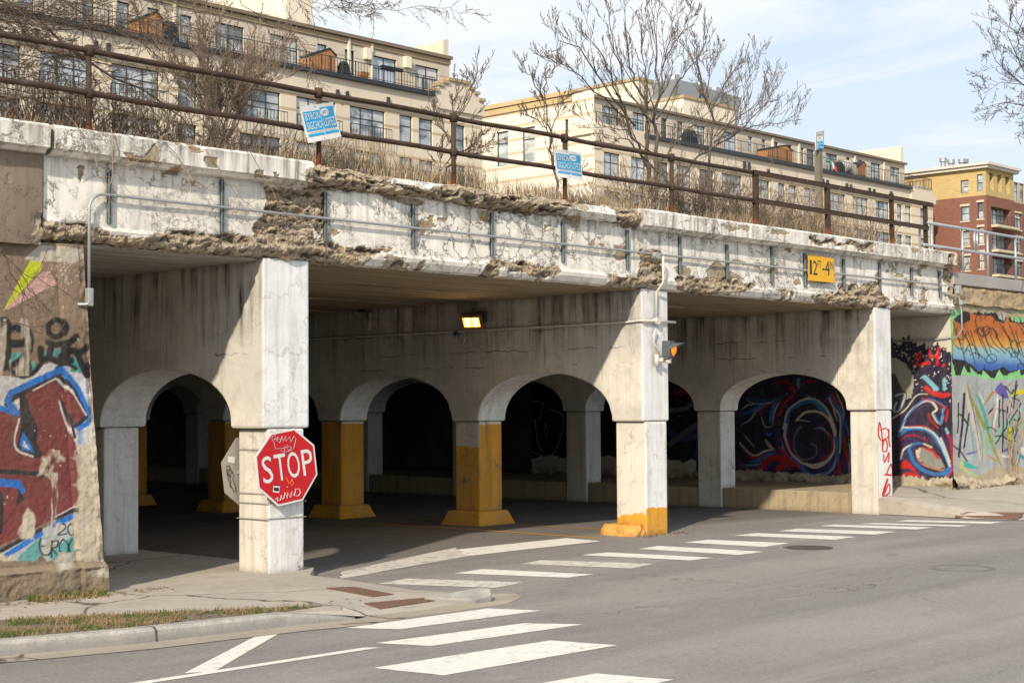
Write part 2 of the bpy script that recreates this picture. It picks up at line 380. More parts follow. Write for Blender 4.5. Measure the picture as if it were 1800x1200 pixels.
decal('edge_line', px4([(323,1183),(377,1180),(490,1113),(460,1112.5)]), M_WHT, parent=road)
decal('edge_line', px4([(150,1212),(190,1212),(670,1138),(640,1138)]), M_WHT, parent=road)
def ground_line(name, pts, w, mat, off=0.004, parent=road):
    P = [atg(*p)[:2] for p in pts]
    Q = []
    for a, b in zip(P[:-1], P[1:]):
        for t in np.linspace(0, 1, 8)[:-1]: Q.append(a*(1-t)+b*t)
    Q.append(P[-1]); Q = np.array(Q); T = np.gradient(Q, axis=0); T /= np.linalg.norm(T, axis=1)[:, None]; N = np.stack([-T[:, 1], T[:, 0]], -1)*w/2
    G = np.stack([Q-N, Q+N], 1)
    return grid(name, np.concatenate([G, zroad(G[..., 0], G[..., 1])[..., None]+off], -1), mat, parent=parent)
ground_line('lane_line', [(560,917),(760,926),(900,935),(1010,943),(1062,946)], 0.10, M_YEL)
ground_line('lane_line', [(660,908),(790,914)], 0.08, M_YEL)
ground_line('lane_line', [(905,922),(1062,930)], 0.08, M_YEL)
decal('gutter_edge', px4([(0,1157),(200,1136),(200,1124),(0,1146)]), M_GUT)['kind'] = 'structure'

# kerbs and pavements, left corner
def sheet(name, pts, mat, thick, parent=None, kind='structure', bevel=0.012):
    b = MB(); n = len(pts); top = [tuple(p) for p in pts]; bot = [(p[0], p[1], p[2]-thick) for p in pts]
    tri = tessellate_polygon([[Vector(p) for p in top]])
    b.v = top+bot; b.f = [tuple(t) for t in tri] + [tuple(n+i for i in reversed(t)) for t in tri] + [(i, (i+1) % n, n+(i+1) % n, n+i) for i in range(n)]
    b.mi = [0]*len(b.f)
    o = b.build(name, mat, parent, kind=kind, bevel=bevel)
    return o
KF = [(-30, 19.5), (-6, 15.6), (0, 14.1), (6.92, 12.60), (8.09, 12.30), (9.71, 12.12), (10.45, 11.93)]
def offs(L, d):
    P = np.array(L, float); T = np.gradient(P, axis=0); T /= np.linalg.norm(T, axis=1)[:, None]; return P + np.stack([-T[:, 1], T[:, 0]], -1)*d
KB = offs(KF, 0.17); GB = offs(KF, -0.38)
n = len(KF); kp = MB()
for i in range(n-1):
    a, b = KF[i], KF[i+1]; c, d = KB[i+1], KB[i]
    zt = 0.035
    z0 = zt if i < n-2 else zt; z1 = zt if i < n-2 else -0.06
    kp.add([(a[0], a[1]-0.03, -0.2), (b[0], b[1]-0.03, -0.2), (a[0], a[1], z0-0.03), (b[0], b[1], z1-0.03), (a[0], a[1]+0.035, z0), (b[0], b[1]+0.035, z1), (d[0], d[1], z0), (c[0], c[1], z1)],
           [(0,1,3,2),(2,3,5,4),(4,5,7,6)])
kp.build('kerb', M_KERB, kind='structure', smooth=False)
gq = MB()
for i in range(n-1):
    a, b = KF[i], KF[i+1]; c, d = GB[i+1], GB[i]
    gq.poly([(d[0], d[1], float(zroad(*d))+.006), (c[0], c[1], float(zroad(*c))+.006), (b[0], b[1], float(zroad(*b))+.006), (a[0], a[1], float(zroad(*a))+.006)])
gq.build('gutter', M_GUT, kind='structure')
grb = [atz(x, y, 0.03) for x, y in [(0,1089),(167,1082),(250,1077),(367,1073),(480,1067),(567,1063)]]
grb = [np.array((-30, 21.5, .03)), np.array((-5, 17.6, .03))] + grb
# verge soil between kerb and pavement
vs = [(p[0], p[1], 0.032) for p in KB[:-1]] + [(p[0], p[1], 0.032) for p in reversed(grb)]
sheet('verge', vs, M_SOIL, 0.1, bevel=0)
end = atz(567, 1063, 0.02)
walk0 = [(-30, 40, .02), (-30, 21.5, .02)] + [(p[0], p[1], .02) for p in grb[1:]] + [tuple(atz(600,1064,.02)), tuple(atz(575,1036,.02)), tuple(atz(545,1010,.02)), (12.82, 15.45, .02), (12.85, 70, .02), (8.5, 70, .02), (8.5, 40, .02)]
walk = [q for q in walk0]
iw = [i for i, q in enumerate(walk) if abs(q[0]-atz(600,1064,.02)[0]) < 1e-6][0]
walk[iw:iw+3] = [(KB[-2][0], KB[-2][1], .021)] + [tuple(atz(x, y, .021)) for x, y in ((600,1066),(580,1052),(565,1038),(552,1022),(545,1009))]
sheet('sidewalk', walk, M_WALK, 0.25, bevel=0)
ramp = [atz(600,1064,.018), atz(575,1036,.018), atz(545,1010,.018), atz(590,1016,-.03), atz(636,1030,-.07), atz(700,1036,-.075), atz(835,1033,-.07), atz(870,1040,-.085), atz(820,1058,-.085), atz(700,1076,-.08), atz(640,1084,-.085)]
I_ = [atz(598,1065,.02), atz(580,1052,.02), atz(565,1038,.02), atz(552,1022,.02), atz(545,1010,.02)]
O_ = [atg(648,1082,.004), atg(762,1070,.004), atg(868,1046,.004), atg(725,1036,.004), atg(600,1017,.004)]
tt = np.linspace(0, 4, 33); ss_ = np.linspace(0, 1, 9)
Ii = np.stack([np.interp(tt, range(5), [q[i] for q in I_]) for i in range(3)], -1); Oi = np.stack([np.interp(tt, range(5), [q[i] for q in O_]) for i in range(3)], -1)
Pg = Ii[:, None]*(1-ss_[None, :, None])+Oi[:, None]*ss_[None, :, None]
grid('curb_ramp', Pg, M_WALK, kind='structure')
apron = [(p[0], p[1], float(zroad(p[0], p[1]))+0.007) for p in [atg(*q) for q in [(636,1084),(648,1080),(762,1068),(866,1044),(905,1043),(918,1049),(895,1060),(767,1078),(640,1096)]]]
sheet('gutter', apron, M_GUT, 0.02, bevel=0)
fl_ = [atg(x, y, .012) for x, y in ((596,1074),(640,1070),(662,1078),(664,1092),(600,1096))]; b = MB(); b.poly([tuple(q) for q in fl_]); b.build('gutter', M_GUT, kind='structure')
nose = [atz(745,1049,-.02), atz(838,1032,.05), atz(862,1033,.05), atz(864,1044,.0), atz(835,1052,-.03), atz(800,1055,-.05)]
sheet('kerb', nose, M_KERB, 0.16, bevel=0.02)
# right-hand pavement
fe = [atg(x, y, .01) for x, y in [(1497,907),(1550,908.5),(1640,910),(1720,911.5),(1800,914)]]
fe = [(p[0], p[1]) for p in fe] + [(42, 12.2), (70, 10.0)]
xs_ = np.interp(np.linspace(0, 1, 60), np.linspace(0, 1, len(fe)), [p[0] for p in fe]); ys_ = np.interp(xs_, [p[0] for p in fe], [p[1] for p in fe])
s = np.linspace(0, 1, 14)
yb = np.full_like(xs_, 15.97)
Xg = xs_[:, None] + 0*s; Xg = np.maximum(Xg, 26.62)
Yg = ys_[:, None]*(1-s) + yb[:, None]*s
base = zroad(Xg, Yg)
Zg = np.where(s[None] < 0.07, base+0.10*(s[None]/0.07), 0)  # kerb rise
Zt = (-0.02) + (0.345+0.02)*np.clip((s[None]-0.07)/0.93, 0, 1)**0.85
Zg = np.where(s[None] < 0.07, base+0.012, Zt)
grid('sidewalk', np.stack([Xg, Yg, Zg + 0*Xg], -1), M_WALK, kind='structure', smooth=False)
def plate(pts, z):
    P = [atz(x, y, zz) for (x, y), zz in zip(pts, z)]
    return sheet('tactile_paving', P, M_PLATE, 0.03, kind='structure', bevel=0.0)
k = NT('rust_plate'); d = k.vor(16.0, feat='F1'); nn = k.noise(12, 5)
c = k.mix(nn, (0.125, 0.068, 0.048), (0.20, 0.115, 0.08)); c = k.mix(k.rng(d, 0.15, 0.35), (0.27, 0.165, 0.12), c)
M_PLATE = k.fin(c, 0.8, k.bump(k.rng(d, 0.15, 0.4, 1, 0), 0.8, 0.02))
from mathutils.bvhtree import BVHTree
_v = [Vector(q) for q in Pg.reshape(-1, 3)]; _n, _m = Pg.shape[:2]
BV = BVHTree.FromPolygons(_v, [(i*_m+j, (i+1)*_m+j, (i+1)*_m+j+1, i*_m+j+1) for i in range(_n-1) for j in range(_m-1)])
def plate(pts, z):
    L = []
    for (x0, y0), (x1, y1) in zip(pts, pts[1:]+pts[:1]):
        for t in (0, .25, .5, .75):
            x, y = x0*(1-t)+x1*t, y0*(1-t)+y1*t; d = Vector(ray(x, y)).normalized(); h = BV.ray_cast(Vector(CAM), d, 60)[0]
            L.append((h.x, h.y, h.z+.012) if h else tuple(atz(x, y, -.03)))
    return sheet('tactile_paving', L, M_PLATE, 0.03, kind='structure', bevel=0.0)
plate([(573,1034),(622,1032),(692,1045),(655,1049)], (.024,.01,-.055,-.045))
plate([(640,1061),(768,1049.5),(793,1052),(668,1070.5)], (-.03,-.06,-.068,-.06))
P_ = [atz(x, y, z_) for (x, y), z_ in zip([(1678,906),(1700,899),(1800,900),(1790,909)], (-.02,.05,.05,-.02))]; sheet('tactile_paving', P_, M_PLATE, 0.03, bevel=0)
b = MB(); b.poly([(KB[-2][0], KB[-2][1], .0205), (KF[-1][0], KF[-1][1], -.05), (O_[0][0]+.03, O_[0][1]-.03, -.095), tuple(I_[0])]); b.build('sidewalk', M_WALK, kind='structure')
M_IRON = simple('cast_iron', (0.10, 0.09, 0.08), 0.7, 0.3, 0.4, 20)
for (x, y, r_) in ((1420, 962, 0.36), (1690, 998, 0.42)):
    p = atg(x, y); z = float(zroad(p[0], p[1])); b = MB()
    for rr, hh in ((r_, .004), (r_*.86, .006)):
        ring = [(p[0]+rr*math.cos(t), p[1]+rr*math.sin(t), z+hh) for t in np.linspace(0, 2*math.pi, 33)[:-1]]
        ins = [(p[0]+rr*(.9 if r_ < .4 else .965)*math.cos(t), p[1]+rr*(.9 if r_ < .4 else .965)*math.sin(t), z+hh) for t in np.linspace(0, 2*math.pi, 33)[:-1]]
        b.add(ring+ins, [(i, (i+1) % 32, 32+(i+1) % 32, 32+i) for i in range(32)])
    if r_ < .4:
        for a in range(-5, 6):
            w = math.sqrt(max(0, .28**2-(a*.05)**2)); 
            for bb in np.arange(-w, w, .07): b.box(p[0]+a*.05-.012, p[0]+a*.05+.012, p[1]+bb, p[1]+bb+.045, z+.002, z+.008)
    o = b.build('manhole_cover', M_IRON if r_ < .4 else simple('worn_ring', (.17, .155, .14), .9))
    tag(o, 'iron manhole cover with slotted grid beside the striped crossing' if r_ < .4 else 'worn round manhole ring in the open roadway, right of the other cover', 'manhole cover')

# ------------------------------------------------------------------ viaduct
via = thing('railway_viaduct', 'crumbling white painted concrete railway viaduct with arched bents over the street', 'bridge', (19.4, 15.3, 0))
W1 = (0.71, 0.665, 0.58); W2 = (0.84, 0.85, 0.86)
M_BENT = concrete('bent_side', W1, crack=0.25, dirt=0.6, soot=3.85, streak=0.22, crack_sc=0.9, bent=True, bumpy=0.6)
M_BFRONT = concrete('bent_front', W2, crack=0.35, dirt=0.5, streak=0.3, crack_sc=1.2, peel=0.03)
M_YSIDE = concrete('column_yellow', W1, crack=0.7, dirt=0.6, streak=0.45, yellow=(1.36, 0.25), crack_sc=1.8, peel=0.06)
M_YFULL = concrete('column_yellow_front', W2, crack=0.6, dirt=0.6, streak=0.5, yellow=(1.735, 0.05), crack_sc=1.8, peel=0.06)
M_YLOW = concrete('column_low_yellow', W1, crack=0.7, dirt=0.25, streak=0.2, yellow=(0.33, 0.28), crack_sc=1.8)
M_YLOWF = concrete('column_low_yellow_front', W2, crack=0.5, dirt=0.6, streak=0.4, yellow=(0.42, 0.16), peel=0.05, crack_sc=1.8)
M_YDARK = concrete('column_all_yellow', W1, crack=0.6, dirt=0.8, streak=0.6, yellow=(1.76, 0.05), crack_sc=1.8)
M_COLW = concrete('column_white', W1, crack=0.6, dirt=0.5, streak=0.3, crack_sc=1.8)
NC = 13; PT = 3.65
def arch_z(u, rise):   # u in -1..1
    return rise*(1-np.abs(u)**2.05)**(1/2.25)
def arcade(xl, xr, ins, zs, zc, kind):
    prof = []
    for k in range(NC):
        c0 = 15.3+PT*k
        prof += [(c0 if k == 0 else c0-0.03, zs), (c0+.63, zs)]
        if k < NC-1:
            y0, y1 = c0+.63, c0+PT-.03
            for u in np.concatenate([-np.cos(np.linspace(0, math.pi/2, 13))[1:], np.sin(np.linspace(0, math.pi/2, 13))[1:-1]]):
                prof.append(((y0+y1)/2+u*(y1-y0)/2, zs+arch_z(u, zc-zs)))
    top = 3.90; b = MB(); P = len(prof)
    V = []
    for y, z in prof: V += [(xl, y, z), (xl, y, top), (xr, y, z), (xr, y, top)]
    F = []; mi = []
    for i in range(P-1):
        a = 4*i; c = 4*(i+1)
        F += [(a, c, c+1, a+1), (a+2, a+3, c+3, c+2), (a, a+2, c+2, c), (a+1, c+1, c+3, a+3)]
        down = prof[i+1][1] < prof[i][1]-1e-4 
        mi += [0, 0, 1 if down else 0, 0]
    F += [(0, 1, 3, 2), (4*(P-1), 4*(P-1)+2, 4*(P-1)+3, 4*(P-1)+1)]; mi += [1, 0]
    b.v = V; b.f = F; b.mi = mi
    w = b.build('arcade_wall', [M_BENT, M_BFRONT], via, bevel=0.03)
    for k in range(NC if kind != 'C' else NC):
        c0 = 15.3+PT*k; b = MB()
        b.add([(xl+ins, c0+.0, -.4), (xr-ins, c0+.0, -.4), (xr-ins, c0+.6, -.4), (xl+ins, c0+.6, -.4),
               (xl+ins, c0+.0, zs), (xr-ins, c0+.0, zs), (xr-ins, c0+.6, zs), (xl+ins, c0+.6, zs)], [])
        for j, f in enumerate([(0,3,2,1),(4,5,6,7),(0,1,5,4),(1,2,6,5),(2,3,7,6),(3,0,4,7)]):
            b.f.append(f); b.mi.append(1 if j == 2 else 0)
        if kind == 'A': ms = [M_COLW, M_BFRONT]
        elif kind == 'B': ms = [M_YLOW, M_YLOWF] if k == 0 else [M_YSIDE if k == 1 else M_YDARK, M_YFULL]
        else: ms = [M_COLW, M_BFRONT]
        b.build('column', ms, w, bevel=0.03)
    return w
wA = arcade(11.89, 12.63, 0.085, 1.79, 2.545, 'A')
wB = arcade(19.375, 20.065, 0.06, 1.79, 2.60, 'B')
wC = arcade(26.53, 27.17, 0.06, 1.92, 2.66, 'C')
M_PED = concrete('pedestal_yellow', (0.72, 0.33, 0.013), crack=1.0, dirt=0.7, streak=0.3, crack_sc=3.5)
for k in range(1, NC):
    c0 = 15.3+PT*k; z = float(zroad(19.7, c0)); b = MB()
    b.frustum((19.42-.20, 19.98+.20, c0-.20, c0+.80), (19.42-.09, 19.98+.09, c0-.08, c0+.68), z-.05, z+.24)
    b.build('column_base', M_PED, via, bevel=0.03)
th = np.linspace(0, 2*math.pi, 29)[:-1]; V = []; lv = np.linspace(0, 1, 9)
for j, l_ in enumerate(lv):
    for i, t in enumerate(th):
        rx = .19*(1-.30*l_**2.2)+.05*(vnoise(np.cos(t)*3+l_*4, np.sin(t)*3, 4)-.5); ry = .40*(1-.14*l_**3)+.07*(vnoise(np.cos(t)*4, np.sin(t)*4+l_*4, 8)-.5)
        ct = math.copysign(abs(math.cos(t))**.7, math.cos(t)); st_ = math.copysign(abs(math.sin(t))**.6, math.sin(t))
        V.append((19.31+rx*ct+.03*l_, 15.70+ry*st_, -.08+.24*l_+.03*(vnoise(i*.7, l_*3, 6)-.5)))
F = [tuple(range(8*28, 9*28))]+[(j*28+i, j*28+(i+1) % 28, (j+1)*28+(i+1) % 28, (j+1)*28+i) for j in range(8) for i in range(28)]
b = MB()
b.add(V, F); b.build('column_base', M_PED, via, label='broken yellow footing left at the foot of the front column')
# rubble at the foot of the column
b = MB()
for i in range(90):
    a = rnd.uniform(0, 1); x = 19.15+a*1.25+rnd.gauss(0, .05); y = 15.18+rnd.gauss(0, .09)-(.0 if a < .9 else -.1); s_ = rnd.uniform(.008, .035)
    zz = float(zroad(x, y)); q = [np.array((x, y, zz+s_*.4))+np.array([rnd.uniform(-1, 1), rnd.uniform(-1, 1), rnd.uniform(-.5, .8)])*s_ for _ in range(5)]
    b.add(q, [(0,1,2),(0,2,3),(0,3,4),(0,4,1),(1,2,3),(1,3,4)])
tag(b.build('rubble', simple('rubble', (0.22, 0.17, 0.11), .95, var=.5)), 'small concrete crumbs and grit at the foot of the column', 'rubble', kind='stuff')

# soffit and deck
k = NT('soffit'); st = k.noise(1, 6, .65, v=k.map(k.pos, (0.5, 7, 1))); st2 = k.noise(1, 7, .7, v=k.map(k.pos, (1.2, 16, 1), (4, 2, 0))); bg = k.noise(.6, 5)
c = k.mix(k.rng(st, .35, .68), (0.46, 0.36, 0.23), (0.16, 0.12, 0.075)); c = k.mix(k.rng(st2, .5, .7, 0, .7), c, (0.06, 0.045, 0.03)); c = k.mix(k.rng(bg, .45, .62, 0, .7), c, (0.30, 0.25, 0.19))
M_SOF = k.fin(c, .95, k.bump(k.math('ADD', st, st2), .7, .05))
k = NT('soffit_grey'); st = k.noise(1, 6, .65, v=k.map(k.pos, (0.5, 5, 1)))
M_SOFG = k.fin(k.mix(k.rng(st, .4, .7), (0.42, 0.39, 0.35), (0.24, 0.21, 0.18)), .95, k.bump(st, .5, .03))
YE = 15.3+PT*(NC-1)+.6
b = MB(); b.box(8.6, 12.3, 15.4, YE, 3.86, 4.05); b.build('deck_soffit', M_SOFG, via)
b = MB(); b.box(12.3, 26.8, 15.4, YE, 3.872, 4.05)
for yy in np.arange(17.5, YE, 2.6): b.box(12.62, 26.53, yy, yy+1.2, 3.852, 3.8719)
b.build('deck_soffit', M_SOF, via)
b = MB(); b.box(26.8, 29.9, 15.4, YE, 3.862, 4.05); b.build('deck_soffit', M_SOFG, via)
b = MB(); b.box(8.6, 29.7, 15.55, YE, 4.05, 5.02); b.build('deck', M_SOF, via)

# fascia --------------------------------------------------------------
def inpoly(px, py, poly):
    c = np.zeros(px.shape, bool); n = len(poly)
    for i in range(n):
        x1, y1 = poly[i]; x2, y2 = poly[(i+1) % n]
        t = ((y1 > py) != (y2 > py)); 
        with np.errstate(divide='ignore', invalid='ignore'): c ^= t & (px < (x2-x1)*(py-y1)/(y2-y1+1e-12)+x1)
    return c
def crop(L, ox, oy, s): return [(ox+x/s, oy+y/s) for x, y in L]
F1 = lambda L: crop(L, 60, 250, 3.6)
F2 = lambda L: crop(L, 540, 270, 2.903)
F3 = lambda L: crop(L, 1200, 400, 3.0)
rub_polys = [F1([(0,640),(35,430),(100,490),(250,530),(350,545),(420,550),(470,600),(620,605),(760,600),(760,570),(1000,562),(1200,590),(1400,600),(1405,510),(1460,480),(1480,270),(1560,280),(1740,285),(1830,300),(1830,480),(1740,520),(1760,610),(1900,620),(1900,860),(0,860)]),
 F2([(-10,60),(330,100),(440,150),(600,195),(700,170),(740,130),(900,170),(1130,200),(1330,230),(1290,300),(1240,320),(900,285),(740,255),(600,215),(360,200),(130,190),(85,190),(75,440),(-10,330)]),
 F2([(1590,280),(1700,290),(1700,385),(1600,370)]),
 F2([(0,450),(210,460),(430,485),(330,545),(320,570),(200,575),(0,600)]),
 F2([(940,535),(1290,570),(1310,600),(1200,640),(1240,660),(1180,640),(950,570)]),
 F2([(1700,500),(1800,500),(1830,620),(1800,700),(1680,700),(1720,560)]),
 F3([(-40,262),(60,262),(130,262),(300,280),(400,300),(340,345),(120,355),(-40,340)]),
 F3([(670,365),(830,330),(800,300),(980,300),(1010,275),(1050,340),(1080,380),(1060,430),(980,435),(700,405)]),
 F3([(650,40),(720,70),(900,70),(1010,100),(960,125),(860,85),(700,95)]),
 F3([(1380,200),(1400,130),(1450,120),(1450,400),(1390,330)])]
peel_polys = [F1([(590,60),(640,80),(700,90),(760,10),(790,50),(790,135),(620,125),(560,60)]), F1([(1080,90),(1170,100),(1170,165),(1110,160),(1075,110)]), F1([(1390,180),(1450,175),(1450,225),(1390,225)]), F1([(1520,190),(1565,210),(1550,235),(1525,225)]),
 F1([(145,10),(180,25),(170,50),(140,45)]), F1([(270,150),(320,150),(305,260),(290,230)]),
 F2([(370,205),(600,240),(590,265),(520,265),(400,230)]), F2([(860,290),(930,290),(930,345),(880,345)]), F2([(625,320),(650,320),(645,355),(620,350)]), F2([(665,325),(720,330),(715,345),(670,340)]), F2([(1210,360),(1240,370),(1215,385)]),
 F3([(125,225),(185,165),(240,225),(330,275),(130,268)]), F3([(840,300),(900,310),(900,330),(820,335)])]
def prof_pts(prof, step):
    out = []
    for (z0, y0), (z1, y1) in zip(prof[:-1], prof[1:]):
        n_ = max(1, int(math.hypot(z1-z0, y1-y0)/step))
        for i in range(n_): t = i/n_; out.append((z0*(1-t)+z1*t, y0*(1-t)+y1*t))
    out.append(prof[-1]); return np.array(out)
def smear(x0, x1, prof, step, name, mat, ramt=1.0, allr=0.0, whites=(), endcap=True):
    pp = prof_pts(prof, step); xs = np.linspace(x0, x1, int((x1-x0)/step)+1)
    X = np.repeat(xs[:, None], len(pp), 1); Z = np.repeat(pp[None, :, 0], len(xs), 0); Y = np.repeat(pp[None, :, 1], len(xs), 0)
    P = np.stack([X, Y, Z], -1); px, py = PX(P)
    jx = (fbm(X*3.0, Z*3.0+Y, 11)-.5)*26 + (fbm(X*14, Z*14, 13)-.5)*8; jy = (fbm(X*3.0, Z*3.0+Y, 21)-.5)*16 + (fbm(X*14, Z*14, 23)-.5)*7
    r_ = np.zeros(X.shape) + allr; p_ = np.zeros(X.shape)
    for q in rub_polys: r_ = np.maximum(r_, inpoly(px+jx, py+jy, q))
    for q in peel_polys: p_ = np.maximum(p_, inpoly(px+jx*.3, py+jy*.3, q))
    # random small losses along the lower moulding and the joints
    edge = fbm(X*2.2, Z*2.2+Y*2, 31, 5)
    r_ = np.maximum(r_, ((edge > 0.66) & (Z < 4.06)).astype(float)*.9)
    p_ = np.maximum(p_, ((fbm(X*1.7, Z*4, 41, 5) > 0.70)).astype(float)*.7)
    for q in whites: r_ = np.where(inpoly(px+jx*.6, py+jy*.6, q), 0.0, r_)
    rs = r_.copy()
    for _ in range(2):   # soften for displacement
        rs[1:-1, 1:-1] = (rs[1:-1, 1:-1]*2 + rs[:-2, 1:-1]+rs[2:, 1:-1]+rs[1:-1, :-2]+rs[1:-1, 2:])/6
    n1 = fbm(X*4.5+Y*2, Z*8-Y*3, 51, 6)-.5; n2 = fbm(X*13+Y*5, Z*22, 61, 4)-.5
    n3 = np.abs(fbm(X*5, Z*14+Y*6, 71, 4)-.5); q_ = fbm(X*4+Y*3, Z*19, 75, 4)*7; n4 = (np.floor(q_)+np.clip((q_-np.floor(q_)-.7)/.3, 0, 1))/7-.5; n5 = _h(np.floor(X*38+n2*3), np.floor(Z*45+Y*30+n1*3), 5)-.5
    dy = rs*(n1*.15+n2*.03+n3*.05+n4*.09+n5*.02+.02)*ramt + p_*.012 + (fbm(X*2, Z*2, 81, 3)-.5)*.02
    dz = rs*(fbm(X*3, Y*6+Z*5, 91, 5)-.5)*.07*ramt + rs*(fbm(X*18, Y*16+Z*12, 92, 3)-.5)*.06
    bump_edge = ((Y > 15.35) & (Z < 4)); dy = np.where(bump_edge, 0, dy)
    P2 = np.stack([X, Y+dy, Z+dz+(fbm(X*1.3, Y*0, 95, 3)-.5)*.012], -1)
    if endcap:
        c0 = P2[:1].copy(); c0[..., 1] = 15.75; c1 = P2[-1:].copy(); c1[..., 1] = 15.75
        P2 = np.concatenate([c0, P2, c1]); r_ = np.concatenate([r_[:1], r_, r_[-1:]]); p_ = np.concatenate([p_[:1], p_, p_[-1:]])
    A = np.maximum(r_, p_*.95); D_ = P2[..., 1]-np.concatenate([Y[:1], Y, Y[-1:]]) if endcap else P2[..., 1]-Y
    B_ = D_.copy()
    for _ in range(8): B_[1:-1, 1:-1] = (B_[:-2, 1:-1]+B_[2:, 1:-1]+B_[1:-1, :-2]+B_[1:-1, 2:])/4
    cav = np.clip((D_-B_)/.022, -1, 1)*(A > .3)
    return grid(name, P2, mat, via, {'peel': A, 'cav': cav}, flip=False, smooth=False)
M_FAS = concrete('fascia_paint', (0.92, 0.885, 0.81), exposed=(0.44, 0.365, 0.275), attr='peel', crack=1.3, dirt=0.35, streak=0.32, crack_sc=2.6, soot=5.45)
M_FASB = concrete('fascia_brown', (0.22, 0.165, 0.125), exposed=(0.30, 0.24, 0.18), attr='peel', crack=0.7, dirt=0.4, streak=0.35)
FP = [(3.885, 15.62), (3.88, 15.36), (3.90, 15.27), (3.98, 15.215), (4.035, 15.20), (4.055, 15.225), (4.085, 15.245), (4.88, 15.25)]
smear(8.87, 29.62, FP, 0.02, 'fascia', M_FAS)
FPb = [(3.82, 15.62), (3.82, 15.21), (4.88, 15.21)]
smear(5.5, 8.84, FPb, 0.05, 'fascia', M_FASB)
CP = [(4.80, 15.26), (4.815, 15.16), (4.85, 15.12), (4.865, 15.06), (5.09, 15.05), (5.125, 15.10), (5.14, 15.95)]
smear(8.90, 12.50, CP, 0.02, 'cornice', M_FAS)
smear(5.5, 8.84, CP, 0.04, 'cornice', M_FAS)
smear(19.18, 29.48, CP, 0.02, 'cornice', M_FAS)
LP = [(4.84, 15.26), (4.87, 15.12), (4.95, 15.05), (5.03, 15.09), (5.09, 15.25), (5.13, 15.6), (5.13, 16.1)]
whites = [F2([(435,110),(540,115),(720,130),(740,165),(640,170),(600,200),(540,165),(440,155)]), F2([(1290,300),(1340,265),(1400,240),(1580,290),(1590,345),(1480,345),(1300,320)])]
smear(12.45, 19.22, LP, 0.02, 'broken_ledge', M_FAS, 1.6, 1.0, whites)
# vertical joint gap
# ------------------------------------------------------------------ painting on walls
class Paint:
    """colour layer evaluated per vertex; strokes given in survey pixels of the photograph, painted on the real wall plane"""
    def __init__(s, P, base):
        s.P = P; s.px, s.py = PX(P); s.c = np.zeros(P.shape[:2]+(3,)) + np.array(base)
        s.jx = (fbm(P[..., 0]*9+P[..., 1]*9, P[..., 2]*9, 3)-.5); s.jy = (fbm(P[..., 0]*9+P[..., 1]*9, P[..., 2]*9, 7)-.5)
    def put(s, a, col): s.c = s.c*(1-a[..., None]) + np.array(col)*a[..., None]
    def stroke(s, pts, w, col, soft=1.2, a=1.0, smooth=True, j=1.5, taper=False):
        pts = np.array(pts, float)
        if smooth and len(pts) > 2:
            t = np.arange(len(pts)); tt = np.linspace(0, len(pts)-1, (len(pts)-1)*6+1); out = []
            for q in tt:
                i = min(int(q), len(pts)-2); f = q-i
                p0 = pts[max(i-1, 0)]; p1 = pts[i]; p2 = pts[i+1]; p3 = pts[min(i+2, len(pts)-1)]
                out.append(.5*((2*p1)+(-p0+p2)*f+(2*p0-5*p1+4*p2-p3)*f*f+(-p0+3*p1-3*p2+p3)*f**3))
            pts = np.array(out)
        x = s.px+s.jx*j; y = s.py+s.jy*j
        m = (x > pts[:, 0].min()-w*2) & (x < pts[:, 0].max()+w*2) & (y > pts[:, 1].min()-w*2) & (y < pts[:, 1].max()+w*2)
        if not m.any(): return
        X = x[m]; Y = y[m]; D = np.full(X.shape, -1e9); n = len(pts)-1
        for i in range(n):
            a_, b_ = pts[i], pts[i+1]; d = b_-a_; L = d@d+1e-9
            t = np.clip(((X-a_[0])*d[0]+(Y-a_[1])*d[1])/L, 0, 1)
            ww = w/2*((1-abs(2*(i+t)/n-1)**2)*.9+.1 if taper else 1)
            D = np.maximum(D, ww-np.hypot(X-a_[0]-t*d[0], Y-a_[1]-t*d[1]))
        al = np.zeros(s.px.shape); al[m] = np.clip(D/soft+.5, 0, 1)*a; s.put(al, col)
    def poly(s, pts, col, a=1.0, j=2.0):
        s.put(inpoly(s.px+s.jx*j, s.py+s.jy*j, pts)*a, col)
    def circ(s, cx, cy, r_, w, col, a0=0, a1=360, ry=None, **k):
        s.stroke([(cx+r_*math.cos(R(t)), cy+(ry or r_)*math.sin(R(t))) for t in np.linspace(a0, a1, 14)], w, col, **k)
    def rgba(s): return np.concatenate([s.c, np.ones(s.c.shape[:2]+(1,))], -1)
BLK = (.02, .02, .025); WH = (.62, .60, .58); RED = (.55, .02, .02)
M_MUR = concrete('mural_paint', (.5, .5, .5), exposed=(0.42, 0.36, 0.28), attr='peel', paint_attr='paint', crack=0.4, dirt=0.35, streak=0.22, peel=0.0, bumpy=0.8)

# left abutment wall -------------------------------------------------
lw = thing('abutment_wall', 'left abutment wall with maroon, blue and black graffiti on peeling brown paint', 'wall', (8.5, 15.3, 0))
zs_ = np.linspace(-0.15, 3.86, 330); us = np.linspace(0, 1, 190)
edge = 9.665 - 0.30*np.clip(zs_/3.8, 0, 1)
Xw = 7.6 + (edge[None, :]-7.6)*us[:, None]; Zw = np.repeat(zs_[None], len(us), 0)
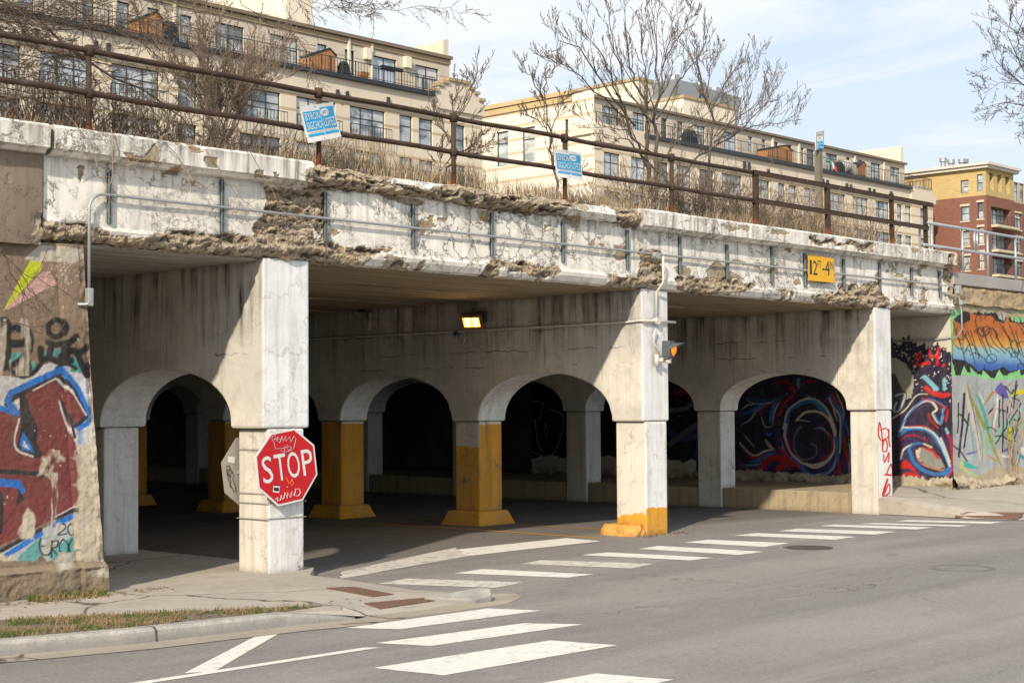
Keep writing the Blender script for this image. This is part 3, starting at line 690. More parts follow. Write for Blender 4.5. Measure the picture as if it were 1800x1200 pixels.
# top right corner chamfer / bulge; projecting plinth; batter 
Yw = 15.3 + 0*Xw - 0.09*np.clip((0.36-Zw)/0.05, 0, 1) - 0.05*(Xw > edge[None, :]-0.30)
Yw = Yw + (fbm(Xw*3, Zw*3, 5, 5)-.5)*.02
rg = ((fbm(Xw*5, Zw*5, 8, 5)-.5)*.10)*((Zw < .30) | (Xw > edge[None]-.06))
Yw = Yw + (fbm(Xw*22, Zw*22, 58, 4)-.5)*.014
P = np.stack([Xw + rg*.5*(us[:, None] > .97), Yw+rg, Zw], -1)
Pf = np.stack([Xw, 15.3+0*Xw, Zw], -1)
p = Paint(Pf, (.25, .18, .13))
T = lambda L: [(x/4.616, 560+y/4.616) for x, y in L]
U = lambda L: [(x/4.616, 800+y/4.616) for x, y in L]
S0 = lambda L: [(x/6, 400+y/6) for x, y in L]
p.poly(S0([(320,340),(440,370),(430,450),(60,860),(30,880)]), (.52, .56, .03)); p.poly(S0([(440,480),(520,460),(600,590),(70,870),(50,860)]), (.55, .33, .30))
p.poly(S0([(420,180),(850,230),(860,330),(740,380),(500,350),(400,360),(250,330)]), (.52, .48, .40), .8)
for i in range(60):
    x, y = rnd.gauss(105, 16), rnd.gauss(478, 14); p.stroke([(x, y), (x+.1, y)], rnd.uniform(1, 3), (.6, .5, .42), smooth=False)
p.poly([(-60,575),(160,560),(170,1010),(-60,1010)], (.24, .17, .12))
p.poly(T([(-300,430),(100,470),(260,470),(350,380),(430,345),(640,420),(700,480),(740,800),(760,1200),(-300,1200)]), (.58, .57, .57))
for q in [[(40,300),(150,260),(200,350),(60,390)],[(350,270),(500,240),(500,300),(360,310)],[(540,310),(640,320),(640,440),(560,430)],[(150,370),(280,340),(290,420),(160,420)]]: p.poly(T(q), (.10, .33, .31))
for q, w in [([(-50,110),(40,150),(60,300),(0,330)],11),([(40,330),(90,420),(180,465),(270,440),(340,350)],6.5),([(-20,410),(110,370),(230,270),(250,180)],9),([(60,200),(180,200),(240,150),(200,90),(120,80)],11),([(200,300),(230,400),(190,460)],10),
             ([(330,240),(340,330),(400,320),(480,350),(500,300)],9),([(390,60),(400,120),(450,150),(510,110),(510,40),(450,10),(395,50)],7.5),([(390,190),(460,210),(530,190)],8),([(600,150),(530,220),(530,330),(560,340)],9),([(530,260),(600,270),(640,360),(690,460),(695,380)],9),([(460,400),(520,370),(600,405)],5),([(690,230),(640,270)],9),([(0,60),(30,20),(60,60),(50,160)],12),([(420,220),(400,300)],9),([(-250,100),(-120,200),(-60,120)],14)]:
    p.stroke(T(q), w*1.3, BLK, soft=3)
BLU = (.03, .17, .55); MAR = (.19, .05, .05); DK = (.035, .035, .04)
p.poly(T([(-300,690),(0,740),(150,790),(170,600),(280,570),(455,490),(590,620),(700,800),(640,860),(560,870),(600,1010),(640,1200),(-300,1200)]), MAR)
p.poly(U([(-300,-40),(640,-40),(600,420),(340,560),(200,640),(0,730),(-300,850)]), MAR)
p.poly(T([(150,600),(220,640),(240,740),(300,880),(300,1000),(350,1100),(300,1130),(170,1090),(140,1040),(170,900),(170,760)]), DK)
p.stroke(T([(480,450),(300,540),(110,640),(60,690)]), 11, DK, smooth=False); p.stroke(T([(470,455),(590,570),(690,790),(600,870)]), 8, DK, smooth=False)
p.stroke(T([(500,410),(300,500),(90,600),(60,660),(130,750)]), 11, BLU, smooth=False); p.stroke(T([(500,420),(620,570),(720,790),(690,850),(620,890)]), 8.5, BLU, smooth=False); p.stroke(T([(-40,710),(60,740),(140,770)]), 10, BLU)
p.stroke(T([(630,900),(640,1050),(690,1200)]), 8, (.12, .25, .50), soft=6, a=.7)
p.stroke(T([(270,580),(455,485),(580,610),(680,780)]), 2.6, WH, smooth=False); p.stroke(T([(480,670),(530,830),(600,1000),(640,1170)]), 3.6, WH); p.stroke(T([(155,815),(120,980),(150,1070),(265,1115)]), 3.6, WH)
p.stroke(T([(500,670),(560,830),(590,960)]), 5, DK); p.poly(T([(195,910),(160,1010),(180,1060),(280,1085)]), BLU); p.poly(T([(195,980),(180,1030),(240,1060)]), WH)
p.stroke(U([(-60,130),(200,140),(380,160)]), 8, DK); p.poly(U([(-60,180),(160,200),(210,290),(170,335),(140,265),(-60,240)]), BLU); p.poly(U([(150,270),(200,350),(130,420)]), DK); p.stroke(U([(0,300),(15,420),(0,620)]), 7, DK)
p.poly(U([(-300,960),(0,760),(340,600),(600,470),(600,1010),(-300,1010)]), (.46, .48, .49))
p.poly(U([(140,830),(330,660),(340,800),(200,910)]), (.13, .38, .38)); p.poly(U([(380,800),(600,640),(610,860),(480,900)]), (.13, .38, .38)); p.poly(U([(230,900),(340,800),(420,900),(400,960),(200,950)]), (.22, .17, .13))
p.stroke(U([(-60,900),(0,845),(330,635)]), 9.5, BLU, smooth=False); p.stroke(U([(440,560),(600,490)]), 10, BLU, smooth=False); p.stroke(U([(-40,800),(330,600)]), 7, DK, smooth=False); p.stroke(U([(440,510),(600,440)]), 8, DK, smooth=False); p.stroke(U([(440,500),(600,415)]), 1.8, WH, smooth=False)
for q in [[(480,570),(520,555),(530,590),(470,640),(545,635)],[(610,565),(570,560),(550,600),(580,650),(615,620)],[(608,560),(612,660)],   # 20
          [(330,670),(320,740),(350,800),(400,800),(415,740),(340,735)],[(420,690),(420,820)],[(420,700),(470,690),(460,740),(425,755),(470,810)],[(510,680),(480,730),(500,800),(545,800),(550,720),(515,680)],[(585,680),(560,730),(575,800),(605,800)]]:
    p.stroke(U(q), 2.6, BLK)
# bare cream right-hand pilaster and patches of lost paint
px, py = p.px, p.py
em = np.interp(py, [440, 560, 640, 760, 1040], [120, 128, 143, 130, 128])
a = np.clip((px + p.jx*16 - em)/5, 0, 1)*np.clip((py-395)/20, 0, 1); up = (py < 780)
p.put(a*np.where(up, np.clip((px-em-18)/14, 0, .6), .92), (.55, .49, .38))
blot = fbm(Xw*4.0, Zw*2.6, 99, 6)
p.put(np.clip((blot-.53)*16, 0, 1)*(py > 790)*(py < 985), (.56, .49, .38))
drip = fbm(Xw*14, Zw*1.8, 131, 4); p.put(np.clip((drip-.60)*10, 0, .9)*(py > 560)*(py < 660)*(px < 90), (.5, .44, .36))
p.put(np.clip((drip-.60)*10, 0, .8)*(py > 830)*(py < 930)*(px > 90), (.6, .55, .48))
p.put(((py > 985)).astype(float), (.27, .21, .15)); p.put(np.clip((fbm(Xw*5, Zw*5, 77)-.5)*6, 0, 1)*(py > 970)*(py < 1012), (.48, .44, .38))
pe = np.clip((blot-.62)*8, 0, .8)
body = grid('painted_face', P, M_MUR, lw, {'paint': p.rgba(), 'peel': pe*.0 + (fbm(Xw*16, Zw*16, 55, 5) > .80)*.8})
b = MB(); b.add([(3, 15.42, -.2), (9.62, 15.42, -.2), (9.62, 17, -.2), (3, 17, -.2), (3, 15.42, 3.87), (9.33, 15.42, 3.87), (9.33, 17, 3.87), (3, 17, 3.87)], [(0,3,2,1),(4,5,6,7),(0,1,5,4),(1,2,6,5),(2,3,7,6),(3,0,4,7)])
b.box(-8, 7.58, 15.3, 17, -.2, 3.84)
b.build('wall', M_FASB, lw)
b = MB(); b.add([(9.665, 15.26, -.15), (9.62, 15.43, -.15), (9.33, 15.43, 3.86), (9.365, 15.26, 3.86)], [(0, 1, 2, 3)]); b.build('return_face', concrete('cream_edge', (.5, .45, .36), dirt=.8), lw)
b = MB(); b.box(-8, 9.2, 15.9, 60, -.3, 5.0); tag(b.build('embankment', M_SOIL), kind='structure')
b = MB(); b.add([(9.2, 16.99, -.2), (9.6, 16.99, -.2), (9.6, YE, -.2), (9.2, YE, -.2), (9.2, 16.99, 3.87), (9.31, 16.99, 3.87), (9.31, YE, 3.87), (9.2, YE, 3.87)], [(0,1,5,4),(1,2,6,5),(2,3,7,6)]); b.build('side_wall', M_BENT, lw)

# mural wall inside the far bay --------------------------------------
dw = thing('mural_wall', 'inner abutment wall covered in dark swirling red, white and blue graffiti', 'wall', (29.6, 15.3, 0))
ysD = np.linspace(15.3, 27.0, 520); zD = np.linspace(0.0, 3.87, 210)
Yd, Zd = np.meshgrid(ysD, zD, indexing='ij'); Xd = 29.6 + (fbm(Yd*5, Zd*5, 3, 4)-.5)*.02
low = np.clip((0.47+.04*np.sin(Yd*3)+(fbm(Yd*3, Zd*0, 9)-.5)*.3-Zd)/.12, 0, 1)
Xd = Xd - low*(.07 + (fbm(Yd*7, Zd*9, 15, 4)-.5)*.16)
Pd = np.stack([29.6+0*Yd, Yd, Zd], -1); p = Paint(Pd, (.62,.58,.5))
px, py = p.px, p.py
NAVY = (.022, .018, .045); PUR = (.05, .03, .12); CB = (.03, .17, .45); LB = (.20, .45, .55); CR = (.62, .57, .46); RD = (.45, .015, .02)
# dark fields with ragged edges
topl = np.interp(Yd, [15.3, 15.6, 16.3, 17.5, 21.5, 22.0, 27], [3.02, 3.22, 3.35, 3.3, 3.2, 3.3, 3.4]) + (fbm(Yd*6, Zd*2, 21)-.5)*.5 + (fbm(Yd*22, Zd*3, 23)-.5)*.25
p.put(((Zd < topl) & (Yd < 21.8)).astype(float), NAVY)
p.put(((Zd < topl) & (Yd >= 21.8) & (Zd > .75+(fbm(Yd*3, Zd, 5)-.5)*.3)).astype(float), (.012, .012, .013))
p.put(np.clip((fbm(Yd*1.6, Zd*1.6, 33)-.48)*5, 0, .8)*(Zd < topl)*(Yd < 21.8), PUR)
sp = fbm(Yd*26, Zd*26, 35, 3); p.put((sp > .72)*(Zd > topl-.9)*(Yd < 16.6)*.9, W1)
A_ = lambda L: [(1290+x/5.4545, 650+y/5.4545) for x, y in L]
B_ = lambda L: [(1560+x/4.2857, 590+y/4.2857) for x, y in L]
# spiral through the arch
for q, w, c in [
 ([(480,560),(520,400),(640,300),(760,280),(880,370),(950,520),(970,650),(930,830),(800,930),(690,900)],6,CR), ([(490,640),(530,420),(640,320),(760,310),(860,400)],8,CB),
 ([(520,480),(560,400),(700,330),(800,340)],5,BLK), ([(600,480),(680,410),(800,400),(900,460),(960,590),(960,720),(900,860),(760,910),(640,880),(540,780),(490,640),(500,520)],4.5,CR),
 ([(500,560),(520,700),(590,820),(700,880)],4,RD), ([(830,560),(920,620),(950,700),(930,800),(840,860)],4,RD), ([(760,560),(850,560),(920,640)],5,(.10,.22,.28)),
 ([(740,710),(790,730),(790,800),(740,850),(640,850),(590,780),(580,640),(640,540)],3.5,(.16,.17,.18)),
 ([(980,650),(990,830),(930,960),(820,1010),(720,1000),(640,920),(560,850)],9,CB), ([(985,830),(940,960),(830,1020)],2,CR),
 ([(460,680),(500,820),(640,950)],5,(.10,.30,.40)), ([(430,720),(520,850),(650,950)],10,RD), ([(540,170),(580,190),(560,240),(480,330),(430,430)],6,RD), ([(360,130),(480,110),(560,150),(590,200)],6,(.25,.02,.03)),
 ([(620,70),(620,130),(625,180)],8,(.07,.25,.32)), ([(640,150),(700,110),(800,120)],6,(.22,.02,.03)),
 ([(60,530),(150,480),(240,370),(380,310)],4.5,LB), ([(60,430),(160,400),(260,340),(380,300)],8,CB), ([(380,310),(280,360),(190,450)],4,RD), ([(70,380),(130,340),(190,330)],3.5,CR), ([(110,270),(190,320),(300,320),(420,290)],3,LB), ([(110,250),(250,290),(420,280),(520,230)],7,(.02,.09,.22)),
 ([(420,300),(370,370),(345,520)],9,CB), ([(440,310),(390,400),(370,530)],2.5,CR), ([(250,400),(300,540),(370,540)],2,CR), ([(200,400),(260,440),(180,480)],3,BLK),
 ([(60,700),(140,790),(210,820),(290,780),(370,760)],4,CR), ([(120,800),(190,850),(270,820),(390,780)],4,RD), ([(140,880),(230,870),(330,810),(400,790)],8,CB), ([(80,910),(200,910),(290,880)],4,(.10,.33,.36)),
 ([(270,940),(330,860),(420,840),(500,900),(430,940)],13,RD), ([(500,860),(570,930)],9,RD), ([(90,610),(150,680),(210,750)],2,CR), ([(600,480),(660,485),(730,493)],2,CR), ([(680,230),(780,290),(880,380),(950,470)],4,(.10,.30,.45)),
 ([(935,210),(980,290),(1020,360)],6,RD), ([(920,250),(960,320),(1030,420),(1030,600),(1020,690)],6,CB), ([(910,270),(950,350),(1015,440),(1020,600),(1015,800)],2.5,CR), ([(975,200),(1010,280),(1045,370),(1050,470)],2,CR), ([(1060,470),(1090,560),(1110,640)],4,CB), ([(1055,640),(1080,820),(1110,960)],6,RD),
 ([(1005,830),(1020,1000),(1080,1005)],5,RD), ([(960,1000),(1000,960)],5,RD), ([(920,1040),(1000,1030),(1110,1025)],6,(.12,.34,.36)), ([(1100,700),(1115,800),(1105,1000)],4,LB), ([(300,660),(340,720),(390,770)],7,(.45,.38,.32)),
 ([(950,350),(970,420),(995,490)],2.5,CR), ([(300,600),(340,620),(360,600)],6,CB), ([(270,170),(260,230),(300,180)],4,(.03,.12,.22))]:
    p.stroke(A_(q), w*.8, c, taper=len(q) < 5)
# piece between column and corner
p.poly(B_([(0,170),(60,165),(140,210),(190,290),(200,380),(180,470),(120,480),(90,400),(0,280)]), (.36, .34, .27)); p.poly(B_([(0,280),(60,290),(110,400),(150,440),(120,560),(0,600)]), (.05, .05, .05))
p.stroke(B_([(60,450),(130,440),(90,560),(50,560),(70,500)]), 3.2, (.35,.48,.56))
for q, w, c in [([(280,310),(320,350),(370,400)],10,LB), ([(430,330),(430,400)],8,LB), ([(290,390),(340,430),(420,450),(455,440)],10,RED), ([(40,620),(130,560),(220,450),(300,440)],2.5,CR),
 ([(90,740),(150,600),(240,510),(320,490),(370,550),(340,590),(400,660),(420,550)],4.5,CR), ([(80,720),(170,580),(260,490),(340,480),(440,540)],3.5,CB), ([(200,560),(300,520),(340,530)],3,PUR), ([(260,470),(340,490),(430,540),(450,530)],3,RD), ([(350,590),(400,660),(415,600),(420,550)],4,CB), ([(310,590),(320,630),(380,690)],4,RD), ([(455,560),(440,640)],5,RD),
 ([(90,745),(160,700),(260,700),(340,740),(400,830),(460,950),(480,1010),(440,1050)],8,CB), ([(120,690),(250,690),(330,720),(390,790),(440,900),(470,980)],4.5,(.45,.60,.66)), ([(150,680),(280,680),(350,720)],2.5,RD), ([(400,770),(440,860),(470,950)],3.5,CR), ([(470,790),(490,900),(490,1010),(440,1070)],4,RD), ([(440,700),(480,800)],5,RD), ([(440,700),(455,730)],6,LB),
 ([(80,790),(160,750),(240,760),(300,790)],2.5,RD), ([(100,930),(120,860),(180,820),(260,810),(330,840)],4,CR), ([(160,850),(200,950),(270,1010),(350,1040),(430,1030),(460,1000)],8,CB), ([(160,850),(200,815),(260,810)],5,CB), ([(215,860),(230,930),(290,980),(400,1010),(430,1000)],3,(.5,.2,.12))]:
    p.stroke(B_(q), w*.8, c)
p.poly(B_([(250,840),(330,860),(400,920),(430,990),(380,1005),(290,975),(240,920)]), (.28,.27,.26)); p.poly(B_([(210,870),(250,840),(240,920),(270,960),(225,920)]), CR); p.stroke(B_([(290,850),(340,870),(380,920)]), 4.5, RED)
p.poly(B_([(90,960),(140,935),(200,990),(235,1050),(160,1000),(90,1000)]), RED); p.stroke(B_([(95,1060),(150,1040),(230,1055)]), 6, RED)
for q in [[(215,170),(235,130),(255,155),(220,215),(285,210),(300,195),(315,210)], [(315,100),(325,160),(385,150)], [(385,90),(375,215)], [(420,222),(425,220)]]: p.stroke(B_(q), 4.6, (.65, .015, .015), smooth=len(q) > 3, j=2)
# lettering deeper inside
C_ = lambda L: [(700+x/3.214, 640+y/3.214) for x, y in L]
for q in [[(300,260),(240,310),(240,400),(290,440),(330,420)], [(620,210),(810,215),(790,310)], [(700,210),(700,310),(760,320)], [(600,330),(650,380),(640,450),(600,490)], [(680,330),(730,400),(720,490)], [(770,310),(790,440),(820,500)], [(850,250),(930,290),(920,400),(880,500),(830,520),(740,490),(600,480)], [(835,335),(825,370),(835,405),(845,370),(835,335)], [(640,240),(650,310)]]:
    p.stroke(C_(q), 2.2, (.30, .31, .25))
for q, w, c in [([(1570,160),(1650,150),(1660,190)],12,(.30,.03,.10)), ([(1530,380),(1600,420),(1690,400)],12,(.09,.06,.20)), ([(1530,260),(1620,250),(1650,230)],8,(.18,.18,.20)), ([(1540,450),(1600,400),(1690,340)],10,(.14,.14,.17)), ([(1680,500),(1700,540)],12,(.03,.05,.20))]:
    p.stroke(C_(q), w, c, soft=2)
bare = (Zd < 0.53+(fbm(Yd*3, Zd*0, 61)-.5)*.16+(fbm(Yd*14, Zd*4, 63)-.5)*.14); p.put(bare*.95, (.50, .44, .33))
pe = (fbm(Yd*14, Zd*14, 45, 5) > .82)*.7
grid('painted_face', np.stack([Xd, Yd, Zd], -1), M_MUR, dw, {'paint': p.rgba(), 'peel': np.maximum(pe, low*.75*(fbm(Yd*5, Zd*5, 46) > .45))}, flip=True)
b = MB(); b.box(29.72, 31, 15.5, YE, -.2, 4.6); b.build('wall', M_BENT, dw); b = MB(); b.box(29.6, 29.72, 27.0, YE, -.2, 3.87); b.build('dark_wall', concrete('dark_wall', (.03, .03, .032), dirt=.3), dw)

# right-hand retaining wall ------------------------------------------
rw = thing('retaining_wall', 'right retaining wall with orange and blue lettering above pale abstract painted shapes', 'wall', (35, 15.3, 0))
xR = np.linspace(29.6, 36.0, 400); zR = np.linspace(0, 4.22, 250); Xr, Zr = np.meshgrid(xR, zR, indexing='ij')
Pr = np.stack([Xr, 15.3+0*Xr, Zr], -1); p = Paint(Pr, (.40, .42, .44)); px, py = p.px, p.py
V1 = lambda L: [(1660+x/6.664, 500+y/6.664) for x, y in L]
V2 = lambda L: [(1660+x/6.0, 660+y/6.0) for x, y in L]
v = (py-500)*6.664; vv = v - (px-1660)*6.664*0.04
p.poly(V1([(60,230),(370,230),(930,290),(1500,330),(1500,1090),(930,1100),(560,1120),(300,1060),(90,1070)]), (.25, .60, .25))
p.poly(V1([(600,290),(740,300),(760,400),(660,410)]), (.50, .47, .52))
p.poly(V1([(110,400),(300,260),(340,330),(380,290),(460,320),(480,250),(520,340),(600,290),(640,400),(700,430),(750,300),(790,420),(850,440),(1500,500),(1500,1060),(900,1060),(880,1000),(760,1040),(730,1070),(680,1060),(640,990),(590,1100),(540,1090),(450,1000),(440,1060),(390,1050),(300,960),(310,1030),(270,1020),(230,950),(190,1060),(130,1060),(90,900)]), BLK)
lett = [(110,420),(200,470),(300,420),(290,270),(350,350),(440,360),(570,370),(600,430),(700,450),(745,370),(770,440),(830,450),(1500,520),(1500,1000),(860,1000),(760,1010),(700,960),(560,1010),(470,990),(400,1020),(330,940),(240,890),(100,870)]
m_ = inpoly(p.px+p.jx*2, p.py+p.jy*2, V1(lett)).astype(float)
cols = np.array([(.50,.15,.04),(.50,.15,.04),(.62,.30,.06),(.62,.40,.14),(.30,.52,.52),(.22,.42,.60),(.05,.15,.45),(.04,.10,.38)]); kn = [300,560,650,700,740,830,920,1050]
gr = np.stack([np.interp(vv, kn, cols[:, i]) for i in range(3)], -1); p.c = p.c*(1-m_[..., None])+gr*m_[..., None]
rr = random.Random(4)
for i in range(34):
    x0 = 110+i*42+rr.uniform(-15, 15); y0 = rr.uniform(420, 620); L = rr.uniform(200, 360)
    p.stroke(V1([(x0, y0), (x0+rr.uniform(30, 70), y0+L*.5), (x0+rr.uniform(90, 190), y0+L)]), 1.5, BLK)
for i in range(30):
    cx = rr.uniform(120, 1400); cy = rr.choice([430, 540, 600, 760, 850, 960])+rr.uniform(-30, 30); a0 = rr.choice([180, 160, 200, 0]); p.circ(1660+cx/6.664, 500+cy/6.664, rr.uniform(5, 11), 1.5, BLK, a0, a0+rr.uniform(160, 220), ry=rr.uniform(7, 15))
OL = (.30,.33,.05); TE = (.05,.42,.36); MI = (.28,.52,.42); VI = (.13,.10,.36); YE_ = (.60,.62,.02); CRM = (.62,.57,.48); PK = (.62,.40,.36)
for q, w, c in [([(240,60),(290,250),(380,450),(500,700),(560,860),(640,1030)],6,OL), ([(230,120),(260,320),(340,600),(380,900)],8,CRM), ([(330,180),(400,330),(450,520),(470,600)],6,TE), ([(370,190),(420,290)],3,(.75,.75,.75)), ([(560,200),(550,380),(510,600)],4,(.75,.75,.75)),
  ([(840,340),(700,480),(560,640),(520,760)],11,MI), ([(430,560),(450,720),(470,830)],9,MI), ([(240,120),(290,300),(330,500),(400,920)],1.6,VI), ([(260,440),(300,700),(330,950)],2,TE), ([(340,420),(400,700),(400,960)],2,OL), ([(420,320),(500,190),(560,170)],5,(.42,.25,.07)), ([(460,410),(520,330)],3,BLK), ([(440,830),(520,880),(560,920)],3,(.5,.25,.07)), ([(700,540),(690,600),(690,740)],8,YE_), ([(220,830),(350,800)],4,VI), ([(560,760),(620,930)],4,PK), ([(600,810),(700,760)],4,VI), ([(440,460),(530,370),(700,260)],3,PK), ([(640,130),(720,70)],2.5,(.42,.25,.07)),
  ([(700,210),(780,180),(900,150)],9,YE_), ([(620,640),(760,550),(840,420)],4,OL), ([(760,790),(840,870),(1000,900)],5,VI), ([(760,810),(840,890)],4,TE), ([(810,680),(840,580),(900,450)],5,(.5,.35,.12)), ([(190,870),(190,970),(350,1060)],3,YE_)]:
    p.stroke(V2(q), w, c, taper=True)
p.poly(V2([(530,140),(605,65),(650,130),(680,240),(620,240),(560,190)]), VI); p.poly(V2([(200,890),(260,920),(370,980),(210,970)]), TE); p.poly(V2([(580,835),(690,840),(690,880)]), (.75,.74,.72)); p.poly(V2([(800,750),(900,740),(1000,800),(900,900),(800,800)]), (.66,.64,.66))
for q, w in [([(150,290),(140,600)],2.5), ([(210,190),(190,500),(150,850)],4), ([(260,400),(230,600),(205,760)],3), ([(140,420),(170,410),(250,520)],3), ([(100,740),(170,800),(240,900)],2.5), ([(580,260),(575,540)],2.5), ([(615,200),(620,500),(615,800)],2.5), ([(665,330),(660,600)],2.5), ([(580,380),(610,360),(665,385)],2.5), ([(450,550),(500,545),(545,590)],2), ([(535,635),(610,640),(700,690),(750,685)],2.5), ([(640,110),(710,190),(730,150)],2.5), ([(760,60),(740,220),(730,340)],2.5), ([(770,100),(740,230),(800,290),(700,470),(540,720)],2.2), ([(690,270),(710,330)],2), ([(770,200),(720,240)],2), ([(780,360),(800,420),(770,480),(740,460)],2.4), ([(720,540),(740,660),(770,560)],2)]:
    p.stroke(V2(q), w, BLK)
for q in ([(710,700),(715,950),(700,1100)], ): p.stroke(V2(q), 9, (.35, .24, .12), soft=5, a=.8)
bare = (Zr < .62+.05*np.sin(Xr*2)+(fbm(Xr*3, Zr*0, 161)-.5)*.3) | ((Zr > 3.95+(fbm(Xr*5, Zr*2, 3)-.5)*.2)); p.put(bare*.9, (.46, .38, .26))
lowr = np.clip((.50+(fbm(Xr*3, Zr*0, 19)-.5)*.35-Zr)/.12, 0, 1)
Yr = 15.3 - lowr*(.09+(fbm(Xr*6, Zr*8, 25, 4)-.5)*.2) - .0*Xr + (fbm(Xr*5, Zr*5, 26)-.5)*.02
grid('painted_face', np.stack([Xr, Yr, Zr], -1), M_MUR, rw, {'paint': p.rgba(), 'peel': np.maximum((fbm(Xr*14, Zr*14, 47, 5) > .80)*.7, lowr*.7*(fbm(Xr*5, Zr*5, 48) > .45))})
b = MB(); b.box(29.73, 36.0, 15.42, 17, -.2, 4.2); b.box(36.0, 80, 15.3, 17, -.2, 4.2); b.build('wall', M_MUR if False else M_FASB, rw)
M_TAN = concrete('tan_band', (.46, .34, .19), exposed=(.22, .15, .08), dirt=1.0, streak=.7, peel=.06, crack=.5)
zt = np.linspace(4.1, 4.52, 16); xt = np.linspace(29.66, 42, 260); Xt, Zt_ = np.meshgrid(xt, zt, indexing='ij')
grid('crumbling_band', np.stack([Xt, 15.24+(fbm(Xt*4, Zt_*7, 4, 5)-.5)*.12*(Zt_ < 4.5)+.04*(Zt_ > 4.45), Zt_+(fbm(Xt*3, Zt_, 6)-.5)*.05], -1), M_TAN, rw)
b = MB(); b.box(29.62, 80, 15.22, 15.62, 4.49, 4.735); b.build('coping', slab('coping_concrete', (.40, .385, .36), (.28, .265, .24)), rw, bevel=.012)
b = MB(); b.box(29.78, 80, 15.62, 60, -.3, 4.7); tag(b.build('embankment', M_SOIL), kind='structure')
b = MB(); b.box(8.9, 29.9, 15.95, 60, 5.02, 5.10); tag(b.build('trackbed', M_SOIL), kind='structure')
# raised walkway between the last two lines of columns
b = MB()
for k in range(NC-1):
    c0 = 15.3+PT*k; b.box(26.62, 27.1, c0+.61, c0+PT-.01, -.3, .33)
b.box(27.1, 29.75, 15.97, YE, -.3, .331)
b.build('raised_walkway', concrete('walkway_wall', (.42, .33, .20), dirt=.7, streak=.5, crack=.5), kind='structure', bevel=.015)
# front face of last column with red tag
yf = 15.297
xs_ = np.linspace(26.592, 27.108, 50); zf = np.linspace(-.05, 1.9, 190); Xf, Zf = np.meshgrid(xs_, zf, indexing='ij')
p = Paint(np.stack([Xf, yf+0*Xf, Zf], -1), W2)
D_ = lambda L: [(1480+x/2.728, 480+y/2.728) for x, y in L]
for q in [[(185,800),(175,770),(180,715),(190,760),(195,830)],[(185,750),(215,745),(225,780),(195,800)],[(200,800),(195,850),(215,850),(215,805),(200,800)],[(225,750),(225,800),(230,830)],[(200,870),(205,905),(225,860),(222,905)],[(215,960),(235,915),(240,965),(205,965),(230,965)],[(220,985),(200,1060),(225,1010),(228,1050),(195,1065),(215,990)]]:
    p.stroke(D_(q), 2.6, (.62, .03, .03), soft=1, j=.6)
p.stroke(D_([(178,1088),(215,1083),(248,1072)]), 3.4, (.6, .3, .05)); p.stroke(D_([(165,690),(168,740)]), 1.6, (.6, .3, .05))
grid('painted_face', np.stack([Xf, yf+0*Xf, Zf], -1), concrete('tagged_face', (.5,.5,.5), paint_attr='paint', attr='peel', crack=.3, dirt=.3, streak=.15), wC, {'paint': p.rgba(), 'peel': (fbm(Xf*12, Zf*12, 4, 5) > .82)*.7})
# ------------------------------------------------------------------ metalwork, signs, lamps
def rust():
    k = NT('rusty_steel'); n = k.noise(7, 6, .7); n2 = k.noise(1, 5, .6, v=k.map(k.pos, (5, 5, 2)))
    c = k.mix(k.rng(n, .35, .7), (0.045, 0.032, 0.026), (0.10, 0.055, 0.034)); z = k.sep(k.pos)[2]
    low = k.rng(k.math('ADD', z, k.math('MULTIPLY', n2, .3)), 5.38, 5.50, 1, 0)
    c = k.mix(k.math('MULTIPLY', low, .85), c, (0.24, 0.075, 0.028)); c = k.mix(k.rng(n2, .6, .75, 0, .6), c, (.10, .085, .075))
    return k.fin(c, .8, k.bump(n, .5, .01), .15, .3)
M_RUST = rust()
M_GALV = simple('galvanised_steel', (.42, .45, .47), .45, .65, .2, 14)
M_PIPE = simple('grey_conduit', (.40, .42, .42), .5, .45, .15, 20)
M_PWHT = simple('white_painted_conduit', (.60, .57, .50), .6, .0, .15, 20)
M_UNI = simple('bracket_steel', (.20, .24, .245), .5, .5, .2, 18)
M_BLK = simple('black_paint', (.02, .02, .022), .5, 0, .3)
RY = 15.5
rail = thing('pipe_railing', 'rust brown two-rail steel railing along the top of the viaduct', 'railing', (9.58, RY, 5.1))
for x in (6.2, 9.584, 12.953, 15.41, 17.785, 20.458):
    b = MB(); b.tube([(x, RY, 5.0), (x+rnd.uniform(-.01, .01), RY, 6.11)], .034, 10); b.tube([(x, RY, 6.05), (x, RY, 6.17)], .055, 10); b.tube([(x, RY, 5.57), (x, RY, 5.67)], .052, 10)
    b.box(x-.10, x+.10, RY-.10, RY+.10, 5.13, 5.15); b.build('post', M_RUST, rail, smooth=True)
for x in (22.892, 25.25):
    b = MB(); b.obox((x, RY, 5.56), (1, 0, 0), (0, 1, 0), (0, 0, 1), .045, .04, .56); b.build('post', M_RUST, rail)
for x, h in ((27.62, 6.2), (28.99, 6.13)):
    b = MB(); b.box(x-.055, x+.055, RY-.01, RY+.01, 5.0, h); b.box(x-.01, x+.01, RY-.05, RY+.05, 5.0, h); b.build('post', M_RUST, rail)
for z0 in (6.11, 5.62):
    pts = [(x, RY-.0+.012*math.sin(x*1.7), z0+.008*math.sin(x*2.3+z0)) for x in np.linspace(4.5, 23.0, 30)]
    b = MB(); b.tube(pts, .034, 10); b.build('rail', M_RUST, rail, smooth=True)
    b = MB(); b.box(22.8, 29.25 if z0 > 6 else 29.05, RY-.045, RY-.035, z0-.045, z0+.045); b.box(22.8, 29.25 if z0 > 6 else 29.05, RY-.045, RY+.045, z0+.035, z0+.045); b.build('rail', M_RUST, rail)
gr = thing('galvanised_railing', 'silver galvanised pipe railing on the right retaining wall', 'railing', (31, 15.42, 4.73))
GY = 15.42
